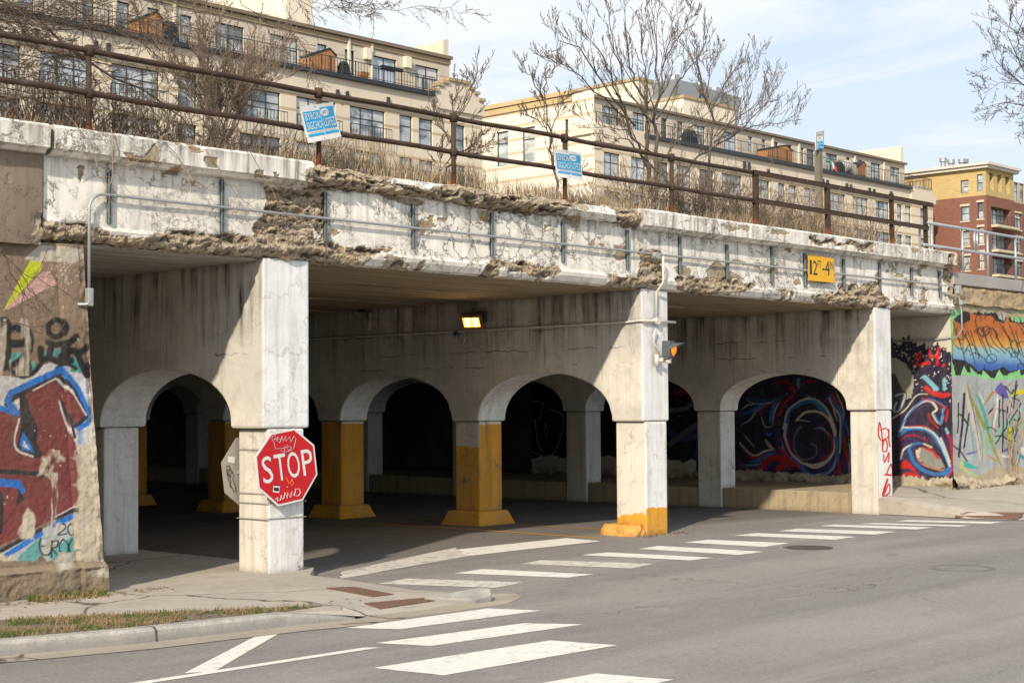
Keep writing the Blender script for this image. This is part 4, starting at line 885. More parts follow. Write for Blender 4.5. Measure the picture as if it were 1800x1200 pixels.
xg = [float(aty(x, 440, GY)[0]) for x in (1638, 1692, 1736, 1785)] + [34.9, 36.4, 38, 39.6, 41.2]
zt_, zm_ = 5.72, 5.26
for i, x in enumerate(xg):
    b = MB(); b.tube([(x, GY, 4.7), (x, GY, zt_)], .028, 8); b.build('post', M_GALV, gr, smooth=True)
for x in (float(aty(1713, 440, GY)[0]), float(aty(1718, 440, GY)[0])):
    b = MB(); b.tube([(x, GY, zm_), (x, GY, zt_)], .028, 8); b.build('post', M_GALV, gr, smooth=True)
for z in (zt_, zm_):
    b = MB(); b.tube([(xg[0]-.35 if z == zm_ else xg[0]-.15, GY, z), (42, GY, z)], .032, 8); b.build('rail', M_GALV, gr, smooth=True)
b = MB(); b.box(29.06, 29.10, RY+.02, RY+.08, 5.12, 5.75); b.box(28.80, 28.83, RY+.02, RY+.06, 5.12, 5.62); b.build('bracket', M_GALV, gr)

# conduit on the face of the bridge
cd = thing('electrical_conduit', 'thin grey conduit on upright steel brackets across the white bridge face', 'conduit', (9.7, 15.16, 4.44))
for x, t, bt in ((196,297,393),(394,315,408),(575,338,424),(730,358,437),(868,374,449),(993,390,461),(1106,404,474),(1198,416,482),(1281,430,491),(1360,433,497),(1418,445,503),(1486,455,508),(1549,460,513),(1605,470,519),(1655,476,524)):
    a = aty(x, t, 15.19); c = aty(x, bt, 15.19); X = float(a[0]); b = MB()
    zt1 = min(float(a[2]), 4.83); b.box(X-.022, X-.008, 15.205, 15.246, float(c[2]), zt1); b.box(X+.008, X+.022, 15.205, 15.246, float(c[2]), zt1); b.box(X-.022, X+.022, 15.232, 15.2455, float(c[2])+.002, zt1-.002)
    b.build('bracket', M_UNI, cd)
CZ = lambda x: 4.435-.0*(x-9.7)
x0 = float(aty(160, 350, 15.15)[0]); b = MB()
arc = [(x0, 15.185, 3.36)] + [(x0, 15.185, 4.26)] + [(x0+.18-.18*math.cos(t), 15.185, 4.26+.18*math.sin(t)) for t in np.linspace(.2, math.pi/2, 6)]
arc += [(x, 15.185, 4.44) for x in np.linspace(x0+.4, 28.9, 40)]
b.tube(arc, .017, 8); b.build('pipe', M_PIPE, cd, smooth=True)
b = MB(); b.box(x0-.03, x0+.035, 15.14, 15.22, 3.18, 3.38); b.tube([(x0, 15.15, 3.2), (x0-.1, 15.25, 3.2)], .02, 6); b.build('junction_box', M_PIPE, cd, bevel=.01)
jb = aty(1154, 449, 15.12)
b = MB(); b.tube([(jb[0], 15.09, jb[2]), (jb[0], 15.16, jb[2])], .055, 16); b.build('junction_box', M_PIPE, cd)
# right-hand end drop
p1 = aty(1660, 500, 15.08); p2 = aty(1668, 545, 15.08)
b = MB(); b.tube([(28.9, 15.15, 4.44), (29.3, 15.1, 4.42), (29.5, 15.07, 4.35), (29.55, 15.06, 4.1), (29.57, 15.04, 3.9), (29.58, 15.04, 3.55), (29.58, 15.15, 3.40), (29.57, 15.6, 3.36), (29.56, 17.5, 3.36)], .017, 8); b.build('pipe', M_PIPE, cd, smooth=True)
b = MB(); b.box(29.42, 29.56, 15.02, 15.10, 4.28, 4.45); b.box(29.5, 29.6, 15.0, 15.06, 4.05, 4.15); b.build('junction_box', M_PIPE, cd, bevel=.01)
wc = thing('wall_conduit', 'white painted conduit dropping down the middle column and running along its arched wall', 'conduit', (19.8, 15.28, 3.4))
X1 = float(aty(1154, 520, 15.26)[0])
b = MB(); b.tube([(X1, 15.12, jb[2]), (X1, 15.12, 4.0), (X1, 15.2, 3.9), (X1, 15.255, 3.85), (X1, 15.265, 3.38)], .02, 8); b.build('pipe', M_PWHT, wc, smooth=True)
b = MB(); b.tube([(20.2, 15.26, 3.38), (19.36, 15.26, 3.38), (19.352, 15.29, 3.38), (19.352, 15.35, 3.38)]+[(19.352, y, 3.365) for y in np.linspace(15.6, 40, 20)], .02, 8); b.build('pipe', M_PWHT, wc, smooth=True)
b = MB(); b.tube([(X1, 15.22, 3.38), (X1, 15.30, 3.38)], .055, 12); b.build('junction_box', M_PWHT, wc)
ff = [aty(x, y, 15.24) for x, y in ((1153, 578), (1149, 590), (1150, 602), (1157, 615), (1160, 626))]
b = MB(); b.tube([tuple(q) for q in ff], .014, 6); b.build('flexible_conduit', M_PWHT, wc, smooth=True)

# amber beacon
bc_ = aty(1184, 614, 15.0)
be = thing('warning_beacon', 'grey traffic beacon with hooded amber lens on the side of the middle column', 'beacon', tuple(bc_))
c = np.array(bc_); face = np.array([0.30, -0.95, -.04]); face /= np.linalg.norm(face); sd = np.cross(face, (0, 0, 1)); sd /= np.linalg.norm(sd); upv = np.cross(sd, face)
M_BGR = simple('beacon_grey', (.075, .085, .09), .5, 0, .2, 12)
b = MB(); b.obox(c-face*.09, face, sd, upv, .07, .12, .135); b.build('housing', M_BGR, be, bevel=.02)
k = NT('amber_lens'); M_AMB = k.fin((.9, .22, .01), .25); k.b.inputs['Emission Color'].default_value = (1, .20, .01, 1); k.b.inputs['Emission Strength'].default_value = 1.1
b = MB(); ring = [(.10*math.cos(t), .10*math.sin(t)) for t in np.linspace(0, 2*math.pi, 25)[:-1]]
V = [c+face*.0+sd*a_+upv*b_ for a_, b_ in ring]+[c+face*.03+sd*a_*.6+upv*b_*.6 for a_, b_ in ring]+[c+face*.04]
b.add(V, [(i, (i+1) % 24, 24+(i+1) % 24, 24+i) for i in range(24)]+[(24+i, 24+(i+1) % 24, 48) for i in range(24)]); b.build('lens', M_AMB, be, smooth=True)
b = MB(); V = []; N_ = 19
for i in range(N_):
    t = R(8+164*i/(N_-1)); L = .01+.17*max(0, math.sin(t))**1.2
    for rr_, dd in ((.108, -.03), (.108, L), (.103, L), (.103, -.03)): V.append(c+sd*rr_*math.cos(t)+upv*rr_*math.sin(t)+face*dd)
b.add(V, [(4*i+j, 4*i+4+j, 4*i+4+(j+1) % 4, 4*i+(j+1) % 4) for i in range(N_-1) for j in range(4)]+[(0,1,2,3),(4*N_-4,4*N_-3,4*N_-2,4*N_-1)]); b.build('visor', M_BGR, be, smooth=False)
bp_ = aty(1152, 633, 15.26); b = MB(); b.tube([(bp_[0], 15.24, bp_[2]), (bp_[0]+.15, 15.16, bp_[2]), tuple(c-face*.08-upv*.20)], .035, 8); b.tube([(bp_[0], 15.23, bp_[2]-.09), (bp_[0], 15.23, bp_[2]+.09)], .04, 8); b.tube([tuple(c-face*.08-upv*.22), tuple(c-face*.08-upv*.14)], .05, 8); b.build('bracket', M_PWHT, be, smooth=True)

# flood light
fc = atx(829, 566, 19.05); fl = thing('flood_light', 'lit yellow floodlight clamped high on the arched wall under the bridge', 'lamp', tuple(fc))
c = np.array(fc); face = np.array([-.80, -.40, -.66]); face /= np.linalg.norm(face); sd = np.cross(face, (0, 0, 1)); sd /= np.linalg.norm(sd); upv = np.cross(sd, face)
b = MB(); b.obox(c-face*.05, face, sd, upv, .035, .19, .14); b.obox(c-face*.11, face, sd, upv, .03, .13, .09); b.build('housing', simple('lamp_housing', (.10, .08, .06), .6), fl, bevel=.012)
b = MB()
for a_, s_, t_, h_ in ((.17, 0, .02, .14), (-.17, 0, .02, .14)): b.obox(c+sd*a_, face, sd, upv, .02, t_, h_)
for a_ in (.12, -.12): b.obox(c+upv*a_, face, sd, upv, .02, .151, .02)
b.build('bezel', simple('lamp_bezel', (.25, .13, .04), .5), fl)
k = NT('lit_lens'); M_LIT = k.fin((1, .8, .4), .4); k.b.inputs['Emission Color'].default_value = (1, .55, .10, 1); k.b.inputs['Emission Strength'].default_value = 1.7
M_LIT2 = M_LIT
b = MB(); b.obox(c, face, sd, upv, .004, .149, .099); b.build('lens', M_LIT, fl)
k = NT('lit_led'); M_LED = k.fin((1, .9, .6), .4); k.b.inputs['Emission Color'].default_value = (1, .80, .35, 1); k.b.inputs['Emission Strength'].default_value = 5
for a_ in (-.07, .07):
    for b_ in (-.045, .045):
        b = MB(); b.tube([c+sd*a_+upv*b_+face*.0045, c+sd*a_+upv*b_+face*.007], .04, 12); b.build('led_cluster', M_LED, fl)
b = MB(); b.tube([c-face*.1, c-face*.1+np.array([.2, .05, .06]), (19.38, c[1]+.08, c[2]+.12)], .02, 6); b.box(19.33, 19.383, c[1]-.06, c[1]+.16, c[2]+.02, c[2]+.2); b.build('bracket', M_BGR, fl)
lp = atx(803, 586, 19.35); b = MB(); b.tube([(19.38, lp[1], lp[2]), (19.31, lp[1], lp[2])], .05, 10); b.build('junction_box', M_BGR, fl)
cpts = [atx(x, y, 19.33) for x, y in ((803, 590), (801, 600), (808, 608), (815, 604), (818, 594), (815, 580))]
b = MB(); b.tube([tuple(q) for q in cpts], .009, 5); b.build('cable', M_PWHT, fl, smooth=True)
ld = bpy.data.lights.new('flood_lamp', 'SPOT'); ld.energy = 60; ld.color = (1, .60, .22); ld.spot_size = R(150); ld.spot_blend = .8; ld.shadow_soft_size = .1
lo = bpy.data.objects.new('flood_lamp', ld); COL.objects.link(lo); lo.location = c+face*.05; lo.rotation_euler = Vector(face).to_track_quat('-Z', 'Y').to_euler()
# small triangular bracket further in
b = MB(); q = [atx(x, y, 19.37) for x, y in ((628, 548), (655, 550), (654, 581))]; b.prism(q, (-.10, 0, 0)); tag(b.build('wall_bracket', M_BENT), 'small triangular concrete bracket on the wall left of the floodlight', 'bracket')

# ---- lettering helper
def text_geo(body, shear=0, bold=0):
    cu = bpy.data.curves.new('t', 'FONT'); cu.body = body; cu.resolution_u = 3; cu.offset = bold
    ob = bpy.data.objects.new('t', cu); COL.objects.link(ob); dg = bpy.context.evaluated_depsgraph_get(); dg.update()
    me = ob.evaluated_get(dg).to_mesh(); V = np.array([v.co[:2] for v in me.vertices]); F = [tuple(p.vertices) for p in me.polygons]
    ob.evaluated_get(dg).to_mesh_clear(); bpy.data.objects.remove(ob); bpy.data.curves.remove(cu)
    lo, hi = V.min(0), V.max(0); return (V-lo)/(hi-lo), F
def quadmap(Q):
    Q = [np.array(q, float) for q in Q]  # tl,tr,br,bl
    return lambda u, v: Q[3]*(1-u)*(1-v)+Q[2]*u*(1-v)+Q[1]*u*v+Q[0]*(1-u)*v
def text_on(name, body, mp, rect, nrm, off, mat, parent, bold=0.0, **k):
    V, F = text_geo(body, bold=bold); u0, v0, u1, v1 = rect; b = MB()
    b.add([mp(u0+(u1-u0)*a_, v0+(v1-v0)*b_)+np.array(nrm)*off for a_, b_ in V], F); return b.build(name, mat, parent, recalc=False)
def rect_on(b, mp, rect, nrm, off):
    u0, v0, u1, v1 = rect; n_ = np.array(nrm)*off; b.add([mp(u0, v0)+n_, mp(u1, v0)+n_, mp(u1, v1)+n_, mp(u0, v1)+n_], [(0, 1, 2, 3)])
NY = (0, -1, 0)
def signmat(name, col, rough=.45, dirt=.25):
    k = NT(name); n = k.noise(3, 6, .7); f = k.noise(25, 5, .7); c = k.mix(k.rng(n, .4, .75, 0, dirt), col, tuple(q*.55 for q in col)); c = k.mix(k.rng(f, .6, .75, 0, dirt), c, (.3, .27, .22)); return k.fin(c, rough, k.bump(n, .1, .01), 0, .4)
M_SRED = signmat('sign_red', (.50, .006, .012), .4, .18); M_SWHT = signmat('sign_white', (.68, .68, .66)); M_SYEL = signmat('sign_yellow', (.78, .42, .01)); M_SBLK = signmat('sign_black', (.02, .02, .02)); M_SBLU = signmat('sign_blue', (.02, .33, .62)); M_SGRY = signmat('sign_back', (.36, .335, .29)); M_STAG = signmat('pen_silver', (.50, .42, .42)); M_SORG = signmat('pen_orange', (.8, .25, .05))
# stop sign
Z = lambda x, y: aty(380+x/6.667, 730+y/6.667, 15.20)
OC = [(640,205),(920,150),(1150,345),(1187,690),(1015,995),(725,1065),(490,855),(455,480)]
ocW = [Z(*q) for q in OC]; cen = sum(ocW)/8
ss = thing('stop_sign', 'red octagonal STOP sign strapped to the front of the left column', 'sign', tuple(cen))
b = MB(); b.prism(ocW, (0, .012, 0)); b.build('border', M_SWHT, ss, bevel=.002)
b = MB(); inn = [cen+(q-cen)*.945+np.array([0, -.0025, 0]) for q in ocW]; b.poly(inn[::-1]); b.build('panel', M_SRED, ss, recalc=False)
mp = quadmap([Z(515,490), Z(1110,385), Z(1150,680), Z(550,805)])
for ch, r_ in (('S', (0.01, 0.0, .205, 1.0)), ('T', (.25, 0.0, .47, 1.0)), ('O', (.495, 0.0, .735, 1.0)), ('P', (.785, 0.0, .995, 1.0))): text_on('letter', ch, mp, r_, NY, .005, M_SWHT, ss, bold=.0)
def pen(strokes, fn, w, mat, parent, name='pen_mark', off=.006):
    b = MB()
    for s_ in strokes: 
        P_ = [np.array(fn(*q))+np.array([0, -off, 0]) for q in s_]
        b.tube(P_, w, 4)
    return b.build(name, mat, parent, smooth=False)
pen([[(655,290),(650,250),(690,230),(700,260),(670,290),(690,390),(780,385),(860,360),(890,400),(800,430),(750,410)],[(700,290),(740,270),(720,250),(705,290),(740,320),(770,240),(780,300),(810,240),(815,300),(860,250),(870,310),(910,240),(930,280),(905,390)],[(800,360),(800,420)],[(830,380),(850,420),(880,370)]], Z, .0035, M_STAG, ss)
pen([[(815,715),(850,800),(835,760)],[(890,745),(860,790),(880,820),(905,790),(885,750)]], Z, .004, M_SORG, ss)
pen([[(690,980),(720,960),(715,1000),(750,990),(760,930),(770,980),(790,970),(800,900),(830,970),(835,900),(870,960),(880,890),(910,940),(930,860),(970,860),(985,900),(960,940),(930,940)]], Z, .0045, M_SWHT, ss)
mq = quadmap([Z(670,810), Z(745,815), Z(735,905), Z(660,895)]); b = MB(); rect_on(b, mq, (0, 0, 1, 1), NY, .005); b.build('sticker', M_SWHT, ss)
b = MB(); rect_on(b, mq, (.1, .2, .9, .65), NY, .007); rect_on(b, mq, (0, .88, 1, 1), NY, .007); b.build('sticker_print', M_SBLK, ss)
for zz in (float(Z(800,350)[2]), float(Z(850,835)[2])):
    b = MB(); p_ = [cen[0], 15.195, zz]; b.tube([p_, (cen[0], 15.185, zz)], .009, 8); b.build('bolt', M_GALV, ss)
for yy in (790-752, 870-0, 840, 833):
    pass
M_BAND = simple('strap_steel', (.33, .30, .25), .5, .3)
for yy, th in ((785, .004), (862, .004), (879, .004), (907, .005)):
    zz = float(aty(500, yy+3, 15.28)[2]); b = MB()
    b.box(11.952, 12.568, 15.290, 15.2935, zz-th, zz+th); b.box(11.9535, 11.957, 15.2935, 15.91, zz-th-.01, zz+th-.01); b.build('strap', M_BAND, ss)
# second sign seen from behind
z0 = float(aty(400, 830, 15.95)[2]); xL = float(aty(393, 830, 15.95)[0]); rad = .46/math.cos(R(22.5)); cx = xL+.45
s2 = thing('stop_sign', 'bare grey back of an octagonal sign half hidden behind the left column', 'sign', (cx, 15.95, z0))
oc2 = [np.array([cx+rad*math.cos(R(22.5+45*i)+.14), 15.95, z0+rad*math.sin(R(22.5+45*i)+.14)]) for i in range(8)]
b = MB(); b.prism(oc2, (0, .010, 0)); b.build('panel', M_SGRY, s2)
Z2 = lambda x, y: aty(380+x/6.667, 730+y/6.667, 15.945)
b = MB(); mq = quadmap([Z2(138,478), Z2(222,485), Z2(218,562), Z2(135,545)]); rect_on(b, mq, (0, 0, 1, 1), NY, .002); b.build('sticker', M_SWHT, s2)
pen([[(115,600),(150,580),(160,610),(130,640),(120,620),(140,700),(150,650),(165,620),(180,650),(160,690),(170,720)],[(120,650),(140,740),(155,780),(170,850)],[(180,640),(200,700),(190,740),(215,800),(235,900)],[(150,690),(170,780),(160,800),(200,870),(210,900)]], Z2, .0035, M_SBLK, s2, off=.002)
b = MB(); b.box(12.0, 12.5, 15.90, 15.95, z0-.02, z0+.02); b.build('strap', M_BAND, s2)
# clearance sign
Q = [aty(x, y, 15.165) for x, y in ((1420.5,447.5),(1465,453.5),(1467.5,497),(1421.5,493))]
cs = thing('clearance_sign', 'yellow clearance sign reading 12 FT 4 IN on the bridge face', 'sign', tuple(sum(Q)/4))
b = MB(); b.prism(Q, (0, .008, 0)); b.build('panel', M_SYEL, cs)
mp = quadmap(Q)
for t_, r_ in (('1', (.05, .24, .13, .80)), ('2', (.175, .24, .335, .80)), ('FT', (.35, .52, .50, .82)), ('-', (.53, .46, .62, .53)), ('4', (.64, .27, .82, .86)), ('IN', (.835, .52, .97, .84))): text_on('letter', t_, mp, r_, NY, .003, M_SBLK, cs)
# campaign posters
def poster(corners, Y, label, smear_=False, split=False):
    Q = [aty(x, y, Y) for x, y in corners]; t = thing('campaign_sign', label, 'poster', tuple(sum(Q)/4), 'blue campaign posters tied to the railing')
    b = MB(); nu, nv = 8, 8; mp = quadmap(Q)
    bend = lambda u, v: mp(u, v)+np.array([0, -.02*math.sin(u*3.1)-.015*(v-.5)**2*4, 0])
    for o_ in (0, .006):
        V = [bend(i/nu, j/nv)+np.array([0, o_, 0]) for i in range(nu+1) for j in range(nv+1)]; b.add(V, [(i*(nv+1)+j, (i+1)*(nv+1)+j, (i+1)*(nv+1)+j+1, i*(nv+1)+j+1) for i in range(nu) for j in range(nv)])
    b.build('panel', M_SWHT, t, recalc=False)
    def patch(b, r_, off=.004, n_=6):
        u0, v0, u1, v1 = r_
        V = [bend(u0+(u1-u0)*i/n_, v0+(v1-v0)*j/n_)+np.array([0, -off, 0]) for i in range(n_+1) for j in range(n_+1)]; b.add(V, [(i*(n_+1)+j, (i+1)*(n_+1)+j, (i+1)*(n_+1)+j+1, i*(n_+1)+j+1) for i in range(n_) for j in range(n_)])
    b = MB(); patch(b, (.05, .30, .52, .84)); patch(b, (.54, .30, .96, .90)); patch(b, (.06, .15, .51, .225)); patch(b, (.53, .15, .96, .225)); b.build('blue_field', M_SBLU, t, recalc=False)
    b = MB(); ring = [bend(.66+.13*math.cos(a_), .76+.11*math.sin(a_))+np.array([0, -.006, 0]) for a_ in np.linspace(0, 2*math.pi, 21)[:-1]]; b.add(ring, [tuple(range(20))]); b.build('roundel', M_SWHT, t, recalc=False)
    bm_ = lambda u, v: bend(u, v)
    for t_, r_, m_ in (('BYRON', (.08, .60, .49, .80), M_SWHT), ('SIGCHO-', (.08, .34, .53, .55), M_SWHT), ('LOPEZ', (.57, .36, .93, .60), M_SWHT), ('#51', (.575, .71, .745, .81), M_SBLU)): text_on('lettering', t_, bm_, r_, NY, .009, m_, t)
    text_on('lettering', '25TH WARD COMMITTEEPERSON'[:4]+' WARD' if False else '-----------------', bm_, (.12, .255, .9, .27), NY, .004, M_SGRY, t)
    b = MB()
    for u, v in ((.4, .95), (.45, .05)): q = bend(u, v); b.tube([q+np.array([0, -.01, 0]), q+np.array([0, .08, 0])], .006, 4)
    b.build('tie', M_BLK, t)
poster([(525.5,188),(584,180),(599,240.5),(541,252)], 15.42, 'tilted blue and white campaign poster, the larger left one, tied to the rusty railing')
poster([(973.5,261),(1020,270),(1024,318),(978,311)], 15.42, 'smaller blue and white campaign poster hanging upright below the rail by the bare tree')
# sign on a post
YS = 19.0
Q = [aty(x, y, YS) for x, y in ((1434.5,232.5),(1448.7,229),(1448,262),(1433.5,264))]
ds = thing('street_sign', 'small white DANGER sign on a grey timber post above the parapet', 'sign', tuple(sum(Q)/4))
b = MB(); b.prism(Q, (0, .012, 0)); b.build('panel', M_SWHT, ds); mp = quadmap(Q)
b = MB()
for r_ in ((.04, .03, .08, .97), (.92, .03, .96, .97), (.04, .03, .96, .05), (.04, .95, .96, .97)): rect_on(b, mp, r_, NY, .003)
b.build('border', M_SBLK, ds); text_on('lettering', 'DANGER', mp, (.13, .74, .87, .88), NY, .003, M_SBLK, ds); text_on('lettering', 'NO', mp, (.40, .60, .58, .66), NY, .003, M_SBLK, ds)
bb = lambda x, y: mp(x, y)+np.array([0, -.004, 0])
pen([[(.15,.42),(.35,.42),(.35,.25),(.2,.25),(.2,.05),(.42,.10),(.42,.25)],[(.5,.45),(.5,.05)],[(.55,.42),(.78,.40),(.75,.26),(.58,.24),(.9,.2),(.85,.05),(.55,.05)]], bb, .016, M_SBLU, ds, off=.001)
pb = aty(1441, 262, YS+.05); b = MB(); b.box(pb[0]-.07, pb[0]+.07, YS+.02, YS+.16, 5.0, pb[2]+.12); b.build('post', simple('grey_timber', (.17, .155, .12), .9, var=.35, sc=5), ds, bevel=.01)
# ------------------------------------------------------------------ buildings
def stucco(name, base, band=None, brick=False):
    k = NT(name); n = k.noise(.25, 6, .65); f = k.noise(2.0, 6, .65); z = k.sep(k.pos)[2]
    c = k.mix(k.rng(n, .35, .7), base, tuple(q*.86 for q in base)); c = k.mix(k.rng(f, .55, .75, 0, .25), c, tuple(q*.7 for q in base))
    st = k.noise(1, 5, .6, v=k.map(k.pos, (1.6, 1.6, .08))); c = k.mix(k.rng(st, .58, .8, 0, .25), c, tuple(q*.6 for q in base))
    h = f
    if band:
        m = k.math('FRACT', k.math('MULTIPLY', k.math('SUBTRACT', z, band[1]), 1/band[0])); g = k.rng(m, band[2]-.02, band[2]+.02, 1, 0); c = k.mix(k.math('MULTIPLY', g, band[3]), c, band[4])
    if brick:
        br = k.n('ShaderNodeTexBrick'); s_ = k.sep(k.pos); cv = k.n('ShaderNodeCombineXYZ'); k.l(k.math('ADD', s_[0], s_[1]), cv.inputs[0]); k.l(z, cv.inputs[1]); k.l(cv.outputs[0], br.inputs['Vector'])
        br.inputs['Scale'].default_value = 1.0; br.inputs['Brick Width'].default_value = .42; br.inputs['Row Height'].default_value = .2; br.inputs['Mortar Size'].default_value = .02
        k.l(base, br.inputs['Color1']); k.l(tuple(q*.75 for q in base), br.inputs['Color2']); k.l(tuple(q*.6 for q in base), br.inputs['Mortar']); c = k.mix(.6, c, br.outputs[0])
    return k.fin(c, .9, k.bump(h, .2, .02), 0, .2)
M_CRM = stucco('cream_stucco', (.72, .63, .50)); M_CRB = stucco('cream_banded_stone', (.74, .65, .51), (1.12, 20.6, .2, .75, (.42, .31, .185))); M_CRW = stucco('pale_wall', (.80, .72, .58)); M_TRM = stucco('tan_trim', (.44, .345, .22)); M_SET = stucco('setback_stucco', (.62, .545, .44), (1.05, 27.5, .12, .5, (.28, .21, .14)))
M_BRK = stucco('red_brick', (.27, .125, .09), None, True); M_YBR = stucco('yellow_brick', (.60, .44, .20), None, True); M_STN = stucco('stone_trim', (.62, .54, .40)); M_CNW = stucco('white_cornice', (.66, .62, .54))
M_FRM = simple('dark_window_frame', (.035, .04, .045), .5)
def glass(name, a, b_, s=.35):
    k = NT(name); n = k.noise(s, 3, .5, v=k.map(k.pos, (1, 1, 2.2))); n2 = k.vor(.8, out='Color'); c = k.mix(k.rng(n, .42, .6), a, b_); c = k.mix(k.rng(k.sep(n2)[0], .55, .6, 0, .5), c, b_)  # pale patches put sky reflection and curtains into the glass colour
    return k.fin(c, .12, None, 0, .7)
M_GLS = glass('window_glass', (.10, .125, .15), (.48, .52, .53)); M_GLD = glass('window_glass_dark', (.05, .06, .07), (.24, .27, .29))
PANES = [M_GLS, M_GLS, M_GLD, glass('glass_with_blinds', (.30, .32, .33), (.62, .61, .57), .9), glass('glass_with_curtains', (.14, .17, .20), (.55, .58, .60), .6), glass('painted_sky_glass', (.25, .32, .38), (.55, .62, .68), .3)]
def facade(name, O, U, N, w, h, ops, mat, parent, depth=.25, mats_win=None, muntin=True, back=None, sill=None):
    O, U, N = [np.array(q, float) for q in (O, U, N)]; K = np.array([0, 0, 1.])
    us = sorted({0., w}|{o[0] for o in ops}|{o[1] for o in ops}); vs = sorted({0., h}|{o[2] for o in ops}|{o[3] for o in ops})
    b = MB()
    for i in range(len(us)-1):
        for j in range(len(vs)-1):
            cu, cv = (us[i]+us[i+1])/2, (vs[j]+vs[j+1])/2
            if any(o[0] < cu < o[1] and o[2] < cv < o[3] for o in ops): continue
            b.add([O+U*us[i]+K*vs[j], O+U*us[i+1]+K*vs[j], O+U*us[i+1]+K*vs[j+1], O+U*us[i]+K*vs[j+1]], [(0,1,2,3)])
    for o in ops:
        c = [O+U*o[0]+K*o[2], O+U*o[1]+K*o[2], O+U*o[1]+K*o[3], O+U*o[0]+K*o[3]]; d = [q-N*depth for q in c]
        b.add(c+d, [(i, (i+1) % 4, 4+(i+1) % 4, 4+i) for i in range(4)])
    b.build(name, mat, parent, recalc=False)
    for o in ops:
        W, H = o[1]-o[0], o[3]-o[2]; fo = N*(-depth*.6); t = .055*max(1, H/2.4)
        def bar(b, u0, u1, v0, v1, d0=.0, d1=.10): 
            p = [O+U*u0+K*v0, O+U*u1+K*v0, O+U*u1+K*v1, O+U*u0+K*v1]; b.prism([q+fo-N*d1 for q in p], N*(d1-d0))
        f = MB(); bar(f, o[0], o[0]+t, o[2], o[3]); bar(f, o[1]-t, o[1], o[2], o[3]); bar(f, o[0]+t, o[1]-t, o[2], o[2]+t); bar(f, o[0]+t, o[1]-t, o[3]-t, o[3])
        nv = max(1, int(round(W/1.15))) if W > 1.3 else 1
        for i in range(1, nv): u = o[0]+W*i/nv; bar(f, u-t*.5, u+t*.5, o[2]+t, o[3]-t, .01)
        mid = o[2]+H*(.66 if W > 1.3 else .5); bar(f, o[0]+t, o[1]-t, mid-t*.5, mid+t*.5, .015)
        fr = f.build('window', M_FRM, parent)
        g_ = MB(); p = [O+U*o[0]+K*o[2], O+U*o[1]+K*o[2], O+U*o[1]+K*o[3], O+U*o[0]+K*o[3]]; g_.add([q+fo-N*.06 for q in p], [(0,1,2,3)]); g_.build('pane', rnd.choice(PANES), fr, recalc=False)
        if sill:
            s_ = MB(); bar(s_, o[0]-.12, o[1]+.12, o[2]-.2, o[2]-.02, -depth*.6-.08, .0); s_.build('window_sill', sill, parent); s_ = MB(); bar(s_, o[0]-.12, o[1]+.12, o[3]+.02, o[3]+.28, -depth*.6-.06, .0); s_.build('window_lintel', sill, parent)
def rail_on(parent, pts, h, step=.28, name='balcony_railing'):
    b = MB()
    for (x0, y0, z0), (x1, y1, z1) in zip(pts[:-1], pts[1:]):
        L = math.hypot(x1-x0, y1-y0); n = int(L/step)
        for i in range(n+1):
            t = i/n; x, y = x0+(x1-x0)*t, y0+(y1-y0)*t; w = .05 if i % 8 == 0 else .014; b.box(x-w/2-.008, x+w/2+.008, y-w/2-.008, y+w/2+.008, z0, z0+h)
        b.tube([(x0, y0, z0+h), (x1, y1, z1+h)], .035, 4); b.tube([(x0, y0, z0+.12), (x1, y1, z1+.12)], .025, 4)
    return b.build(name, M_FRM, parent)
YB = 90.0; SB = 92.6
def XA(px, py=200, Y=YB): return float(aty(px, py, Y)[0])
b1 = thing('apartment_building', 'cream apartment block behind the left trees with a railed top terrace', 'building', (70, YB, 0))
L0 = XA(-330, 60); R0 = XA(848, 240)
mid = [(-300,-240),(-215,-130),(-110,-70),(-50,36),(70,161),(196,280),(313,346),(366,391),(421,493),(521,590),(615,677),(702,725),(736,761),(798,817)]
ops = []
for a, c in mid:
    xa, xc = XA(a)-L0, XA(c)-L0
    if xa < .3: continue
    for zt, zb in ((25.15, 22.7), (21.8, 19.35), (18.45, 16.0), (15.1, 12.6)): ops.append((xa, xc, zb, zt))
facade('wall', (L0, YB, 0), (1, 0, 0), (0, -1, 0), R0-L0, 27.0, ops, M_CRB, b1)
b = MB(); b.box(L0, R0, YB+.3, YB+22, 0, 26.9); b.build('core_wall', M_CRM, b1)
b = MB(); b.box(L0, R0-5.2, YB-.16, YB+.3, 25.75, 27.02); b.box(L0, R0-5.2, YB-.26, YB-.16, 25.55, 25.75); b.build('parapet', M_CRM, b1)
xe = XA(826, 165)-.1; X7 = XA(758, 165)
b = MB(); b.box(L0, X7, YB-.5, YB+2.6, 27.02, 27.36); b.build('terrace_slab', simple('dark_slab', (.03, .034, .042), .6), b1)
# stepped gable at the right end
b = MB()
xs4 = [XA(x, 180) for x in (760, 768, 776, 786, 822, 830, 838, 848)]
for i, (x0, x1, zt) in enumerate([(xs4[0], xs4[1], 27.5), (xs4[1], xs4[2], 28.0), (xs4[2], xs4[3], 28.3), (xs4[3], xs4[4], 28.6), (xs4[4], xs4[5], 28.2), (xs4[5], xs4[6], 27.9), (xs4[6], xs4[7], 27.4)]):
    b.box(x0, x1, YB-.2, YB+.6, 26.2, zt)
b.build('stepped_gable', M_CRM, b1)
b = MB()
for x0, x1, zt in [(xs4[0]-.1, xs4[1], 27.5), (xs4[1]-.1, xs4[2], 28.0), (xs4[2]-.1, xs4[3], 28.3), (xs4[3]-.1, xs4[4]+.1, 28.6), (xs4[4], xs4[5]+.1, 28.2), (xs4[5], xs4[6]+.1, 27.9), (xs4[6], xs4[7]+.1, 27.4)]: b.box(x0, x1, YB-.35, YB+.7, zt, zt+.25)
b.build('gable_coping', M_TRM, b1)
